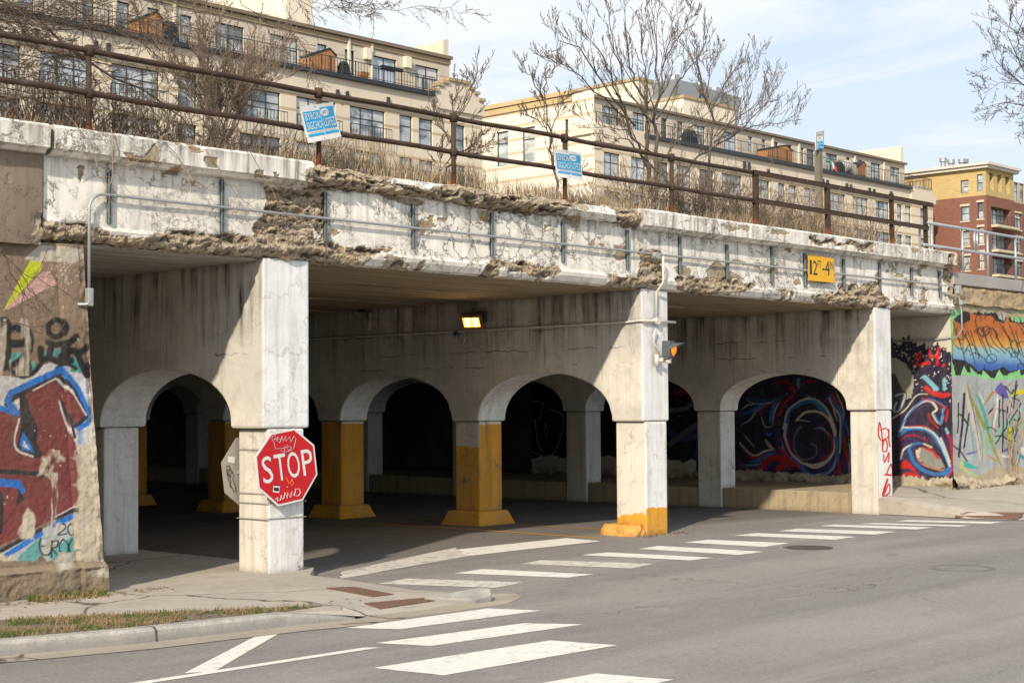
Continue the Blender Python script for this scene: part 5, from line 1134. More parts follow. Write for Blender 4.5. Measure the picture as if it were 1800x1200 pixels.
rail_on(b1, [(L0, YB-.4, 27.36), (X7, YB-.4, 27.36)], 1.15, .3)
rail_on(b1, [(X7, YB+1.0, 27.6), (XA(826, 170), YB+1.0, 27.6)], 1.15, .5)
RX = XA(790, 130, SB); topops = []
for a, c, hi in [(-300,-230,0),(-180,-110,0),(-60,-10,0),(32,60,0),(144,166,0),(206,228,0),(259,279,1),(316,337,0),(378,429,0),(475,524,0),(558,575,1),(606,623,0),(655,697,0),(730,771,0)]:
    xa, xc = XA(a, 100, SB)-L0, XA(c, 100, SB)-L0
    if xa > .3: topops.append((xa, xc, (1.35 if hi else .25), 3.0))
facade('setback_wall', (L0, SB, 27.2), (1, 0, 0), (0, -1, 0), RX-L0, 3.95, topops, M_SET, b1)
b = MB(); b.box(L0, RX, SB+.3, SB+14, 27, 31.0); b.build('setback_core', M_SET, b1)
b = MB(); b.box(L0, RX+.1, SB-.35, SB+14, 31.15, 31.42); b.build('roof', simple('roof_edge', (.20, .16, .11), .7), b1)
b = MB(); b.box(L0, RX+.05, SB-.12, SB, 30.75, 31.1); b.build('eaves_band', M_TRM, b1)
b = MB(); b.add([(RX-.5, SB+.2, 31.4), (RX+.1, SB+.2, 31.4), (RX+.1, SB+.2, 33.0), (RX-.5, SB+.2, 32.8), (RX-.5, SB+14, 31.4), (RX+.1, SB+14, 31.4), (RX+.1, SB+14, 33.0), (RX-.5, SB+14, 32.8)], [(0,1,2,3),(4,5,6,7),(0,4,7,3),(1,5,6,2),(3,2,6,7)]); b.build('party_wall', M_CRM, b1)
# stair tower
tx = XA(503, 30, 96); tx2 = XA(550, 30, 96)
b = MB(); b.box(tx, tx2, 96, 106, 30, 46); b.build('stair_tower', M_CRW, b1)
for x in (200, 305, 612, 652):
    X_ = XA(x, 90, SB); b = MB(); b.box(X_-.1, X_+.1, SB-.18, SB-.02, 27.3, 31.1); b.build('downpipe', M_CRW, b1)
for x, y in ((41,55),(64,60),(168,80),(190,84),(593,165),(610,168),(682,178)):
    q = aty(x, y, YB-.2); b = MB(); b.box(q[0]-.12, q[0]+.12, YB-.34, YB-.17, q[2]-.3, q[2]+.3); b.build('wall_lamp', M_FRM, b1)
for x in (643, 713):
    q = aty(x, 95, SB); b = MB(); b.box(q[0]-.3, q[0]+.3, SB-.4, SB-.02, 29.7, 30.6); b.build('vent_box', M_CRW, b1)
for a, c in ((70,161),(196,280),(-50,36),(421,493),(521,590),(615,677)):
    for zb in (22.6, 19.25): rail_on(b1, [(XA(a)-.3, YB-.45, zb), (XA(c)+.3, YB-.45, zb)], 1.1, .3)
# second block
b2 = thing('apartment_building', 'cream apartment block in the middle distance with banded end wall and long terrace', 'building', (120, YB, 0))
L2 = XA(1045, 250); R2 = XA(1640, 380)
mid2 = [(1062,1090),(1110,1135),(1150,1175),(1190,1215),(1230,1255),(1269,1304),(1327,1353),(1368,1380),(1386,1400),(1413,1438),(1457,1486),(1499,1526),(1539,1562),(1576,1585),(1590,1601),(1617,1627)]
ops = []
for a, c in mid2:
    xa, xc = XA(a, 330)-L2, XA(c, 330)-L2
    for zt, zb in ((25.1, 22.5), (21.6, 19.1), (18.2, 15.8)): ops.append((xa, xc, zb, zt))
facade('wall', (L2, YB, 0), (1, 0, 0), (0, -1, 0), R2-L2, 27.0, ops, M_CRB, b2)
sops = []
def YX(px, py): 
    d = ray(px, py); return float(d[1]*L2/d[0])
for a, c, zt, zb in [(993,999,28.3,25.2),(918,940,28.2,24.9),(873,893,28.2,24.9),(949,973,20.8,17.9),(911,930,20.8,17.9),(880,901,20.8,17.9)]:
    ya, yc = YX(c, 220), YX(a, 220); sops.append((ya-YB, yc-YB, zb, zt))
LenS = YX(838, 200)-YB
facade('end_wall', (L2, YB+LenS, 0), (0, -1, 0), (-1, 0, 0), LenS, 30.5, [(LenS-o[1], LenS-o[0], o[2], o[3]) for o in sops], stucco('banded_end_wall', (.84, .77, .65), (1.28, .2, .2, .75, (.50, .39, .25))), b2)
b = MB(); b.box(L2-.3, L2+.5, YB+2.6, YB+LenS, 30.5, 30.9); b.box(L2-.15, L2-.01, YB+2.6, YB+LenS, 29.9, 30.4); b.build('end_cornice', stucco('ochre_cornice', (.58, .44, .24)), b2)
b = MB(); b.box(L2-.25, L2+2.5, YB-.25, YB+2.6, 26.6, 27.5); b.box(L2-.1, L2+7, YB-.22, YB+.3, 25.9, 27.6); b.build('corner_parapet', M_CRM, b2)
b = MB(); b.box(L2+.3, R2, YB+.3, YB+LenS, 0, 26.9); b.build('core_wall', M_CRM, b2)
b = MB(); b.box(L2+7, XA(1598, 330), YB-.16, YB+.3, 25.75, 27.02); b.box(L2+7, XA(1598, 330), YB-.26, YB-.16, 25.55, 25.75); b.build('parapet', M_CRM, b2)
b = MB(); b.box(L2+7, XA(1598, 330), YB-.5, YB+2.6, 27.02, 27.36); b.build('terrace_slab', M_FRM, b2)
rail_on(b2, [(L2+.2, YB-.1, 27.3), (XA(1598, 330), YB-.4, 27.36), (XA(1632, 330), YB-.4, 27.36), (XA(1632, 330), YB+8, 27.36)], 1.3, .35)
R2t = XA(1590, 300, SB); topops = []
for a, c, hi in [(1059,1089,0),(1113,1134,0),(1163,1173,0),(1191,1201,1),(1220,1240,0),(1273,1295,0),(1315,1323,1),(1339,1346,0),(1360,1368,0),(1384,1392,1),(1408,1413,0),(1418,1431,0),(1451,1472,0),(1487,1494,0),(1507,1515,1),(1530,1547,0),(1564,1581,0)]:
    xa, xc = XA(a, 260, SB)-L2, XA(c, 260, SB)-L2; topops.append((xa, xc, (1.3 if hi else .25), 2.9))
facade('setback_wall', (L2, SB, 27.2), (1, 0, 0), (0, -1, 0), R2t-L2, 3.5, topops, M_SET, b2)
b = MB(); b.box(L2+.3, R2t, SB+.3, YB+LenS, 27, 30.6); b.build('setback_core', M_SET, b2)
b = MB(); b.box(L2+.2, R2t+.1, SB-.35, YB+LenS-.1, 30.62, 30.86); b.build('roof', simple('roof_edge_far', (.20, .16, .11), .7), b2)
b = MB(); b.add([(R2t-.4, SB+.2, 30.8), (R2t+.1, SB+.2, 30.8), (R2t+.1, SB+.2, 33), (R2t-.4, SB+.2, 32.8), (R2t-.4, SB+12, 30.8), (R2t+.1, SB+12, 30.8), (R2t+.1, SB+12, 33), (R2t-.4, SB+12, 32.8)], [(0,1,2,3),(4,5,6,7),(0,4,7,3),(1,5,6,2),(3,2,6,7)]); b.build('party_wall', M_CRM, b2)
b = MB()
xg_ = [XA(x, 335) for x in (1598, 1604, 1610, 1632, 1638, 1641)]
for x0, x1, zt in [(xg_[0], xg_[1], 27.9), (xg_[1], xg_[2], 28.3), (xg_[2], xg_[3], 28.6), (xg_[3], xg_[4], 28.1), (xg_[4], xg_[5], 27.6)]: b.box(x0, x1, YB-.3, YB+.5, 25.8, zt-.9)
b.build('stepped_gable', M_CRM, b2)
for x in (1357, 1403, 1501, 1552):
    X_ = XA(x, 270, SB); b = MB(); b.box(X_-.14, X_+.14, SB-.18, SB-.02, 27.3, 30.5); b.build('downpipe', M_CRW, b2)
for x, y in ((1308,290),(1316,292),(1350,304),(1446,320),(1454,322),(1488,328),(1495,330),(1528,336),(1536,338),(1566,342)):
    q = aty(x, y, YB-.2); b = MB(); b.box(q[0]-.15, q[0]+.15, YB-.36, YB-.17, q[2]-.35, q[2]+.35); b.build('wall_lamp', M_FRM, b2)
# roof boxes
def roofbox(pxl, pxr, pyt, Y, dep, mat=M_CRW, name='roof_box', cap=True):
    a = aty(pxl, pyt, Y); c = aty(pxr, pyt, Y); b = MB(); b.box(a[0], c[0], Y, Y+dep, 30.5, a[2]); b.build(name, mat, b2)
    if cap: b = MB(); b.box(a[0]-.15, c[0]+.15, Y-.15, Y+dep+.1, a[2], a[2]+.3); b.build('roof_box_coping', M_TRM, b2)
roofbox(1122, 1147, 141, 95.5, 9.0); roofbox(1201, 1291, 172, 95.5, 8); roofbox(1160, 1200, 182, 95.6, 9, cap=False)
M_DUCT = simple('duct_steel', (.34, .36, .37), .4, .6)
for px_, py_ in ((1190, 148), (1236, 162), (1262, 170)):
    q = aty(px_, py_, 99); b = MB(); b.frustum((q[0]-1.5, q[0]+1.5, 98, 101), (q[0]-2.2, q[0]+2.2, 97.5, 101.5), 30.5, q[2]); b.tube([(q[0], 99.5, q[2]), (q[0], 99.5, q[2]+1.0)], .7, 10); b.build('ventilation_duct', M_DUCT, b2)
# brick block
XBk, YBk = 174.5, 85.3
b3 = thing('apartment_building', 'red and yellow brick apartment block with white cornice and recessed balconies at far right', 'building', (XBk, YBk, 0))
def zat(px, py): return float(aty(px, py, YBk)[2])
zc = zat(1735, 288); zy = zat(1735, 343); ze = zat(1735, 296)
def Yp(px): d = ray(px, 400); return float(d[1]*XBk/d[0])
def Xp(px): d = ray(px, 400); return float(d[0]*YBk/d[1])
LL = 26.0
fl_ = [(317,340),(363,388),(406,432),(450,475)]
so = []
for i, (t, bb_) in enumerate(fl_):
    def zz(py, px=1697): return float(aty(px, py, Yp(px))[2])
    so.append((LL-(Yp(1690)-YBk), LL-(Yp(1704)-YBk), zz(bb_), zz(t)))
low = [o for o in so[1:]]; hi_ = so[0]
balc = [(LL-(Yp(1719)-YBk), LL-(Yp(1729)-YBk), o[2]+.1, o[3]+.3) for o in so]
facade('side_wall', (XBk, YBk+LL, 0), (0, -1, 0), (-1, 0, 0), LL, zy, low+[balc[1], balc[2], balc[3]], M_BRK, b3, sill=M_STN)
facade('upper_side_wall', (XBk, YBk+LL, zy), (0, -1, 0), (-1, 0, 0), LL, ze-zy, [(hi_[0], hi_[1], hi_[2]-zy, hi_[3]-zy), (balc[0][0], balc[0][1], balc[0][2]-zy, balc[0][3]+.2-zy)], M_YBR, b3)
XR = Xp(1783); WW = XR-XBk
def frow(px0, px1, t, bb_): return (Xp(px0)-XBk, Xp(px1)-XBk, float(aty(1760, bb_, YBk)[2]), float(aty(1760, t, YBk)[2]))
fo = [frow(1743, 1777, 364+2, 398), frow(1743, 1777, 408, 441), frow(1743, 1777, 452, 484)]
facade('front_wall', (XBk, YBk, 0), (1, 0, 0), (0, -1, 0), WW, zy, fo, M_BRK, b3, depth=1.4)
uo = [frow(a, c, 308, 341-3) for a, c in ((1741, 1748), (1755, 1762), (1769, 1776))]
facade('upper_front_wall', (XBk, YBk, zy), (1, 0, 0), (0, -1, 0), WW, ze-zy, [(o[0], o[1], o[2]-zy, o[3]-zy) for o in uo], M_YBR, b3, depth=.8)
b = MB(); b.box(XBk+1.5, XR, YBk+1.5, YBk+LL, 0, ze); b.box(XR-.3, XR, YBk+.02, YBk+LL, 0, ze-.02); b.build('core_wall', M_BRK, b3)
b = MB(); b.box(XBk-.5, XR+.5, YBk-.5, YBk+LL, ze, ze+.35); b.box(XBk-.75, XR+.75, YBk-.75, YBk+LL, ze+.35, zc+.1); b.build('cornice', M_CNW, b3)
for o in fo:
    b = MB(); b.box(XBk+o[0]-.1, XBk+o[1]+.6, YBk-.9, YBk+.02, o[2]-.3, o[2]); b.build('balcony_slab', M_STN, b3)
    rail_on(b3, [(XBk+o[0], YBk-.8, o[2]), (XBk+o[1]+.5, YBk-.8, o[2])], 1.1, .3)
for px_, py_ in ((1658, 278), (1672, 281), (1691, 280), (1696, 280)):
    q = aty(px_, py_, YBk+9); b = MB(); b.tube([(q[0], YBk+9, zc-.5), (q[0], YBk+9, q[2])], .35, 8); b.tube([(q[0], YBk+9, q[2]-.5), (q[0], YBk+9, q[2])], .5, 8); b.build('flue', M_DUCT, b3)
b4 = thing('apartment_building', 'brick and cream building cut off by the right edge of the view', 'building', (XR+5, YBk+3, 0))
Y4 = YBk+4; x4 = XR+.2; z4 = float(aty(1790, 321, Y4)[2]); z4b = float(aty(1790, 357, Y4)[2])
xa = lambda p: float(aty(p, 400, Y4)[0])-x4
zz = lambda p: float(aty(1792, p, Y4)[2])
facade('wall', (x4, Y4, 0), (1, 0, 0), (0, -1, 0), 30, z4b, [(xa(1785), xa(1796), zz(404), zz(376)), (xa(1785), xa(1796), zz(445), zz(418)), (xa(1785), xa(1796), zz(487), zz(460))], M_BRK, b4, sill=M_STN)
facade('upper_wall', (x4, Y4, z4b), (1, 0, 0), (0, -1, 0), 30, z4-z4b, [(xa(1784), xa(1791), .3, 2.6), (xa(1794), xa(1801), .3, 2.6)], stucco('pale_upper_wall', (.50, .42, .28)), b4)
b = MB(); b.box(x4, x4+30, Y4+.3, Y4+12, 0, z4); b.build('core_wall', M_BRK, b4)
# things on the terraces
M_SHED = simple('cedar_boards', (.42, .19, .075), .8, var=.25, sc=2)
def shed(px0, px1, Ydd, lab, pyh=100):
    x0 = float(aty(px0, pyh, Ydd)[0]); x1 = float(aty(px1, pyh, Ydd)[0]); t = thing('storage_shed', lab, 'shed', ((x0+x1)/2, Ydd, 27.36), 'timber sheds on the terraces')
    xm = x0*.25+x1*.75
    b = MB(); F_ = [(x0, Ydd, 27.37), (x1, Ydd, 27.37), (x1, Ydd, 28.8), (xm, Ydd, 29.25), (x0, Ydd, 28.5)]; b.prism(F_, (0, 1.3, 0)); b.build('body', M_SHED, t)
    b = MB(); 
    b.prism([(x0-.1, Ydd-.06, 28.48), (xm, Ydd-.06, 29.27), (xm, Ydd-.06, 29.37), (x0-.1, Ydd-.06, 28.6)], (0, 1.4, 0)); b.prism([(xm, Ydd-.06, 29.27), (x1+.1, Ydd-.06, 28.78), (x1+.1, Ydd-.06, 28.9), (xm, Ydd-.06, 29.37)], (0, 1.4, 0)); b.build('roof', M_BLK, t)
    b = MB(); b.box((x0+xm)/2+.02, (x0+xm)/2+.06, Ydd-.02, Ydd-.005, 27.4, 28.7); b.box(xm, xm+.05, Ydd-.02, Ydd-.005, 27.4, 28.8); b.build('door_trim', M_BLK, t)
shed(244, 285, YB+.3, 'cedar storage shed with black roof on the left block terrace, nearest the left edge'); shed(548, 590, YB+.3, 'cedar storage shed with black roof on the left block terrace, near the campaign poster', 150)
shed(1350, 1393, YB+.3, 'wide brown timber shed on the far terrace behind the bare tree', 280); shed(1508, 1522, YB+.3, 'small brown shed beside covered furniture on the far terrace', 310)
M_COV = simple('black_cover', (.02, .02, .022), .7)
def grill(px, py, w, lab, h=1.15):
    q = aty(px, py, YB+.4); t = thing('covered_grill', lab, 'grill', (q[0], YB+.4, 27.36), 'covered barbecue grills on the terraces'); b = MB()
    b.frustum((q[0]-w*.5, q[0]+w*.5, YB+.2, YB+1.0), (q[0]-w*.42, q[0]+w*.42, YB+.28, YB+.9), 27.4, 27.4+h*.75); b.frustum((q[0]-w*.42, q[0]+w*.42, YB+.28, YB+.9), (q[0]-w*.25, q[0]+w*.25, YB+.4, YB+.8), 27.4+h*.75, 27.4+h); b.build('cover', M_COV, t, bevel=.08)
grill(299, 60, 1.4, 'black covered barbecue grill beside the leftmost cedar shed', 1.5); grill(607, 120, .9, 'black covered grill right of the second cedar shed', 1.2); grill(1478, 295, 1.4, 'black covered grill on the far terrace left of the pale furniture cover', 1.4); grill(1215, 230, 2.0, 'dark covered grill on the far terrace behind the tree branches', 1.5)
q = aty(1497, 300, YB+.4); t = thing('furniture_cover', 'pale grey domed furniture cover on the far terrace', 'cover', (q[0], YB+.5, 27.36)); b = MB()
b.tube([(q[0]-1.4, YB+1, 27.6), (q[0]-1.2, YB+1, 28.3), (q[0], YB+1, 28.6), (q[0]+1.2, YB+1, 28.3), (q[0]+1.4, YB+1, 27.6)], .7, 8); b.build('cover', simple('grey_cover', (.42, .40, .36), .8), t, smooth=True)
for px_, py_, lab in ((642, 148, 'small terracotta flower pot on the left block terrace'), (680, 150, 'dark planter box hung on the left block terrace railing')):
    q = aty(px_, py_, YB); t = thing('flower_pot', lab, 'planter', (q[0], YB, 27.36)); b = MB()
    if px_ == 642: b.frustum((q[0]-.25, q[0]+.25, YB, YB+.5), (q[0]-.35, q[0]+.35, YB-.1, YB+.6), 27.38, 27.95)
    else: b.box(q[0]-1.1, q[0]+1.1, YB-.75, YB-.45, 28.35, 28.6)
    b.build('pot', M_SHED if px_ == 642 else M_COV, t)
q = aty(1462, 285, YB-.5); t = thing('flag', 'small green, white and red flag on the far terrace railing', 'flag', (q[0], YB-.5, 28)); b = MB()
for i, m_ in enumerate(((.05, .3, .1), (.7, .7, .68), (.6, .05, .05))):
    b = MB(); b.add([(q[0]-.6+i*.4, YB-.55-i*.05, q[2]+.35-i*.3), (q[0]-.2+i*.4, YB-.6-i*.05, q[2]+.15-i*.3), (q[0]-.2+i*.4+.2, YB-.6-i*.05, q[2]-.5-i*.3), (q[0]-.6+i*.4+.2, YB-.55-i*.05, q[2]-.3-i*.3)], [(0,1,2,3)]); b.build('stripe', simple('flag_cloth_%s' % 'abc'[i], m_), t)
# ------------------------------------------------------------------ trees, shrubs, grass
def bark(name, a, b_):
    k = NT(name); n = k.noise(6, 6, .7, v=k.map(k.pos, (1, 1, .4))); c = k.mix(k.rng(n, .35, .65), a, b_); return k.fin(c, .9, k.bump(n, .4, .02), 0, .2)
M_BK = bark('grey_bark', (.06, .05, .042), (.145, .12, .098)); M_TW = bark('brown_twig', (.095, .07, .052), (.20, .15, .11)); M_TW2 = bark('tan_twig', (.24, .175, .12), (.38, .29, .20)); M_TWD = bark('dark_twig', (.06, .045, .035), (.14, .11, .085))
M_BSH = bark('bush_twig', (.15, .11, .08), (.31, .235, .165))
def rot_to(d, ang, rg):
    d = d/np.linalg.norm(d); r_ = np.array([rg.gauss(0, 1) for _ in range(3)]); r_ -= d*(r_@d); r_ /= np.linalg.norm(r_)+1e-9
    return d*math.cos(ang)+r_*math.sin(ang)
def grow(mb, p, d, L, r, lvl, rg, C, twig=None):
    """C: n children list, up tendency, wander, angle, ratio, min radius"""
    n = 6 if lvl < 2 else 4; pts = [p]; d = d/np.linalg.norm(d)
    for i in range(n):
        d = d + np.array([rg.gauss(0, 1) for _ in range(3)])*C['w'] + np.array([0, 0, C['up']]); d /= np.linalg.norm(d); pts.append(pts[-1]+d*L/n)
    rad = [max(C['rm'], r*(1-.72*i/n)) for i in range(n+1)]
    (twig if (twig is not None and lvl >= 2) else mb).tube(pts, rad, 6 if lvl == 0 else (4 if lvl == 1 else 3), cap=lvl < 1)
    if lvl >= len(C['n']): return
    limb_children(mb, pts, rad, L, lvl, rg, C, twig)
def limb_children(mb, pts, rad, L, lvl, rg, C, twig, t0=.22):
    n = len(pts)-1
    for k_ in range(C['n'][lvl]):
        t = t0+(1-t0)*(k_+rg.random())/C['n'][lvl]; t = min(t, .985); i = min(int(t*n), n-1); f = t*n-i
        q = pts[i]*(1-f)+pts[i+1]*f; dd = pts[i+1]-pts[i]; rr_ = rad[i]*(1-f)+rad[i+1]*f
        nd = rot_to(dd, R(rg.uniform(*C['a'])), rg); nd[1] *= C.get('fy', 1); nd = nd+np.array([0, 0, .15]); 
        grow(mb, q, nd, L*C['r']*rg.uniform(.6, 1.15)*(1-.45*t), max(rr_*.45, C['rm']), lvl+1, rg, C, twig)
def tree(name, label, cat, base, limbs, C, seed, mats, group=None, Y=None, Lm=1.0, rs=1.0):
    """limbs: list of (list of survey pixels or world pts, r0)"""
    rg = random.Random(seed); t = thing(name, label, cat, tuple(base), group)
    a = MB(); tw = MB()
    for pts, r0, dy in limbs:
        P_ = []
        for i, q in enumerate(pts):
            if len(q) == 2: w_ = aty(q[0], q[1], Y+dy*(i/len(pts))); P_.append(w_)
            else: P_.append(np.array(q, float))
        Q_ = []
        for i in range(len(P_)-1):
            for s_ in (0, .33, .66): Q_.append(P_[i]*(1-s_)+P_[i+1]*s_+np.array([rg.gauss(0, 1) for _ in range(3)])*.02)
        Q_.append(P_[-1]); L = sum(np.linalg.norm(Q_[i+1]-Q_[i]) for i in range(len(Q_)-1)); N_ = len(Q_)
        r0 = r0*.50*rs; rad = [max(C['rm'], r0*(1-i/(N_-1))**.8) for i in range(N_)]
        a.tube(Q_, rad, 7); limb_children(a, Q_, rad, L*Lm, 0, rg, C, tw)
    a.build('trunk', mats[0], t, recalc=False, smooth=True); 
    if tw.v: tw.build('branches', mats[1], t, recalc=False)
    return t
G = lambda L: [(960+x/3.333, y/3.333) for x, y in L]
big = [(G([(640,1190),(610,1050),(590,850),(590,700),(580,600),(520,480),(480,350),(470,200),(450,-20)]), .11, .3),
 (G([(650,1180),(645,980),(640,700),(650,560),(650,350),(640,180),(600,20)]), .10, .9),
 (G([(600,1000),(530,850),(480,700),(400,500),(330,330),(270,230),(240,115)]), .065, -.3),
 (G([(480,700),(330,580),(200,450),(100,390),(0,320)]), .04, -.6),
 (G([(520,740),(380,560),(200,300),(80,230),(45,150)]), .045, .8),
 (G([(650,700),(780,480),(850,400),(930,270),(948,190)]), .045, -.4),
 (G([(590,700),(480,560),(400,300),(370,100),(350,0)]), .045, .6),
 (G([(660,560),(700,350),(740,180),(760,0)]), .04, .5), (G([(660,400),(800,180),(850,90),(860,0)]), .03, -.4),
 (G([(650,1020),(700,900),(820,760),(980,640),(1120,520)]), .05, .3),
 (G([(600,600),(560,300),(600,60)]), .03, .2), (G([(640,1000),(480,820),(420,800),(330,870)]), .035, -.5), (G([(620,900),(500,760),(290,745),(110,620)]), .03, .4)]
CB = dict(n=[14, 8, 5], up=.10, w=.10, a=(22, 48), r=.32, rm=.0038, fy=.8)
tree('bare_tree', 'largest bare grey tree standing behind the rusty rail, right of the small poster', 'tree', aty(1152, 370, 17.6), big, CB, 11, (M_BK, M_TW), Y=17.6, rs=.84)
CC = dict(n=[8, 5, 3], up=.12, w=.10, a=(22, 50), r=.36, rm=.0042, fy=.8)
second = [(G([(960,1180),(950,1000),(980,700),(930,550),(880,430),(800,230)]), .07, .4), (G([(970,640),(1050,480),(1170,330)]), .045, .3), (G([(760,1090),(850,950),(1000,850),(1100,700),(1240,600),(1330,480)]), .05, -.3), (G([(980,830),(1150,760),(1280,600),(1350,470)]), .04, .4), (G([(940,560),(960,400),(1040,240)]), .03, .3), (G([(900,450),(880,300),(860,200)]), .03, .2), (G([(1000,850),(1200,740),(1360,720),(1500,700)]), .03, .3), (G([(1010,800),(1180,560),(1240,280)]), .025, .5), (G([(760,1100),(900,1130),(1000,1170),(1180,1180)]), .05, -.2)]
tree('bare_tree', 'bare spreading tree with pale twigs, just right of the largest tree', 'tree', aty(1245, 375, 19.0), second, dict(CC, n=[15, 8, 5], rm=.0036, r=.34), 12, (M_BK, M_TW), Y=19.0)
H_ = lambda L: [(840+x/4.5, 120+y/4.5) for x, y in L]
slim = [(H_([(640,1010),(630,900),(590,700),(560,500),(530,300),(510,220),(500,120)]), .055, .2), (H_([(510,220),(440,100),(380,20),(330,-70)]), .025, .3), (H_([(515,200),(560,90),(620,-20),(640,-80)]), .025, -.2), (H_([(570,460),(640,330),(720,200)]), .022, .3), (H_([(560,480),(450,380),(330,330)]), .02, -.2), (H_([(540,380),(480,250),(430,190)]), .016, .2), (H_([(630,920),(700,840),(850,760)]), .02, .2)]
tree('bare_tree', 'slim bare tree with fine upright twigs, left of the small poster', 'tree', aty(982, 345, 18.0), slim, dict(CC, n=[14, 7, 4], rm=.0036), 13, (M_BK, M_TW), Y=18.0)
K_ = lambda L: [(580+x/4.617, 60+y/4.617) for x, y in L]
small = [(K_([(940,1130),(1000,1020),(990,900),(1000,760),(1060,640),(1130,500),(1200,380),(1250,290)]), .035, .3), (K_([(990,880),(920,780),(850,650),(800,560)]), .022, .2), (K_([(1000,960),(900,1100),(900,980),(920,860)]), .018, -.2), (K_([(1010,760),(1010,600),(1060,450),(1000,330)]), .02, .3), (K_([(1000,980),(1100,930),(1260,900),(1370,860)]), .025, .2), (K_([(1000,980),(1120,980),(1250,960)]), .02, -.2), (K_([(1100,560),(1130,400),(1120,300)]), .014, .2), (K_([(1020,1000),(1150,900),(1240,820)]), .02, .4), (K_([(1060,960),(1200,930),(1330,900)]), .018, -.2)]
tree('bare_sapling', 'small bare sapling tangled around the rail post between the two posters', 'sapling', aty(785, 312, 15.9), small, dict(n=[13, 7, 4], up=.10, w=.10, a=(20, 48), r=.36, rm=.0035, fy=.8), 14, (M_BK, M_TW), Y=15.9)
J_ = lambda L: [(280+x/4.617, 20+y/4.617) for x, y in L]
bush = []
rg0 = random.Random(5)
bush.append((J_([(450,1090),(400,950),(380,700),(370,500),(340,320),(380,200),(400,60),(420,-100)]), .055, .2)); bush.append((J_([(500,1100),(590,950),(640,760),(670,560),(740,430),(800,200)]), .04, .3))
for i in range(26):
    x0 = 480+rg0.uniform(-60, 60); x3 = rg0.uniform(-60, 1200); y3 = rg0.uniform(-20, 380)+abs(x3-520)*.4
    bush.append((J_([(x0, 1090), (x0+(x3-x0)*.25, 820), (x0+(x3-x0)*.6, 560), (x3, y3)]), rg0.uniform(.011, .022), rg0.uniform(-.5, .9)))
bush.append((J_([(330,380),(220,250),(150,60)]), .02, .1)); bush.append((J_([(370,300),(330,150),(300,-60)]), .02, .2)); bush.append((J_([(380,220),(480,100),(560,-40)]), .02, .2))
tree('bushy_tree', 'dense brown multi-stemmed bare tree behind the left end of the railing', 'tree', aty(390, 262, 16.6), bush, dict(n=[20, 8, 4], up=.12, w=.11, a=(20, 48), r=.34, rm=.0024, fy=.8), 15, (M_BSH, M_BSH), Y=16.6)
# overhanging branches, rooted in a tree outside the left of the view
ov = [([(-260,-40),(-60,-20),(60,30),(150,110),(230,150),(300,190),(350,240),(390,280)], .045, .2), ([(-200,-120),(40,-60),(120,5),(170,40),(240,70),(290,110),(330,160)], .04, -.2), ([(-160,80),(0,112),(30,135),(60,150),(74,154)], .032, 0),
      ([(-200,-150),(80,-90),(150,-20),(190,-2)], .03, .3), ([(60,30),(100,90),(112,130),(120,170),(128,205),(122,222)], .012, -.1), ([(150,110),(180,170),(230,215),(300,245),(330,262)], .014, .1), ([(-120,-10),(20,60),(90,75),(130,70)], .02, -.2), ([(-100,30),(0,30),(80,95),(150,120)], .018, .2),
      ([(100,-40),(300,-90),(480,-30),(560,20),(600,10)], .022, .1), ([(390,-60),(430,15),(500,55),(540,90),(545,120),(556,150)], .012, .1), ([(480,-40),(560,-10),(620,8),(680,20),(740,12),(790,14),(845,27)], .013, -.1), ([(560,-60),(600,0),(640,12),(690,5)], .012, .1), ([(520,-50),(590,10),(640,30),(660,18)], .012, .1), ([(230,150),(290,210),(350,250),(430,262),(470,270)], .010, .1), ([(250,60),(210,-60)], .01, 0)]
rg1 = random.Random(21)
for i in range(26):
    x0 = -120; y0 = rg1.uniform(-120, 170); x1 = rg1.uniform(60, 420); y1 = y0*.6+rg1.uniform(-10, 130)*(1 if x1 < 300 else .6)
    ov.append(([(x0-60, y0-40), (x0+(x1-x0)*.35, y0+(y1-y0)*.2+rg1.uniform(-25, 15)), (x0+(x1-x0)*.7, y0+(y1-y0)*.55+rg1.uniform(-15, 20)), (x1, y1)], rg1.uniform(.008, .02), rg1.uniform(-.8, .8)))
tree('overhanging_tree', 'bare tree with long drooping branches reaching in from the top left corner', 'tree', tuple(aty(-420, 500, 16.0)), ov+[([tuple(aty(-420, 900, 16.0)), tuple(aty(-400, 300, 16.0)), tuple(aty(-260, -40, 16.0)), tuple(aty(-200, -200, 16.0))], .12, 0)], dict(n=[34, 8, 4], up=-.02, w=.14, a=(22, 60), r=.17, rm=.0026, fy=.6), 16, (M_TW, M_TW), Y=16.0, Lm=1.0)
# right-hand far tree, cut by the frame
rt_ = [([(2010,520),(1960,330),(1900,200),(1850,120),(1800,60),(1770,0)], .20, 2), ([(1880,190),(1800,150),(1750,110),(1735,60)], .09, 1), ([(1900,220),(1830,190),(1770,180),(1730,190)], .09, -1), ([(1850,120),(1820,20),(1800,-60)], .1, 1), ([(1870,190),(1810,150),(1770,60),(1790,-20)], .08, 2), ([(1890,210),(1820,150),(1760,145),(1728,165)], .07, 0), ([(1850,190),(1800,215),(1790,240)], .05, 0), ([(1850,130),(1790,60),(1745,20)], .06, 0), ([(1850,130),(1800,110),(1760,80),(1725,100)], .06, 2)]
tree('far_tree', 'bare twiggy tree cut off by the upper right edge of the view', 'tree', aty(2010, 520, 34.0), rt_, dict(n=[16, 10, 7], up=.02, w=.13, a=(25, 60), r=.24, rm=.008, fy=.8), 17, (M_TWD, M_TWD), Y=34.0)
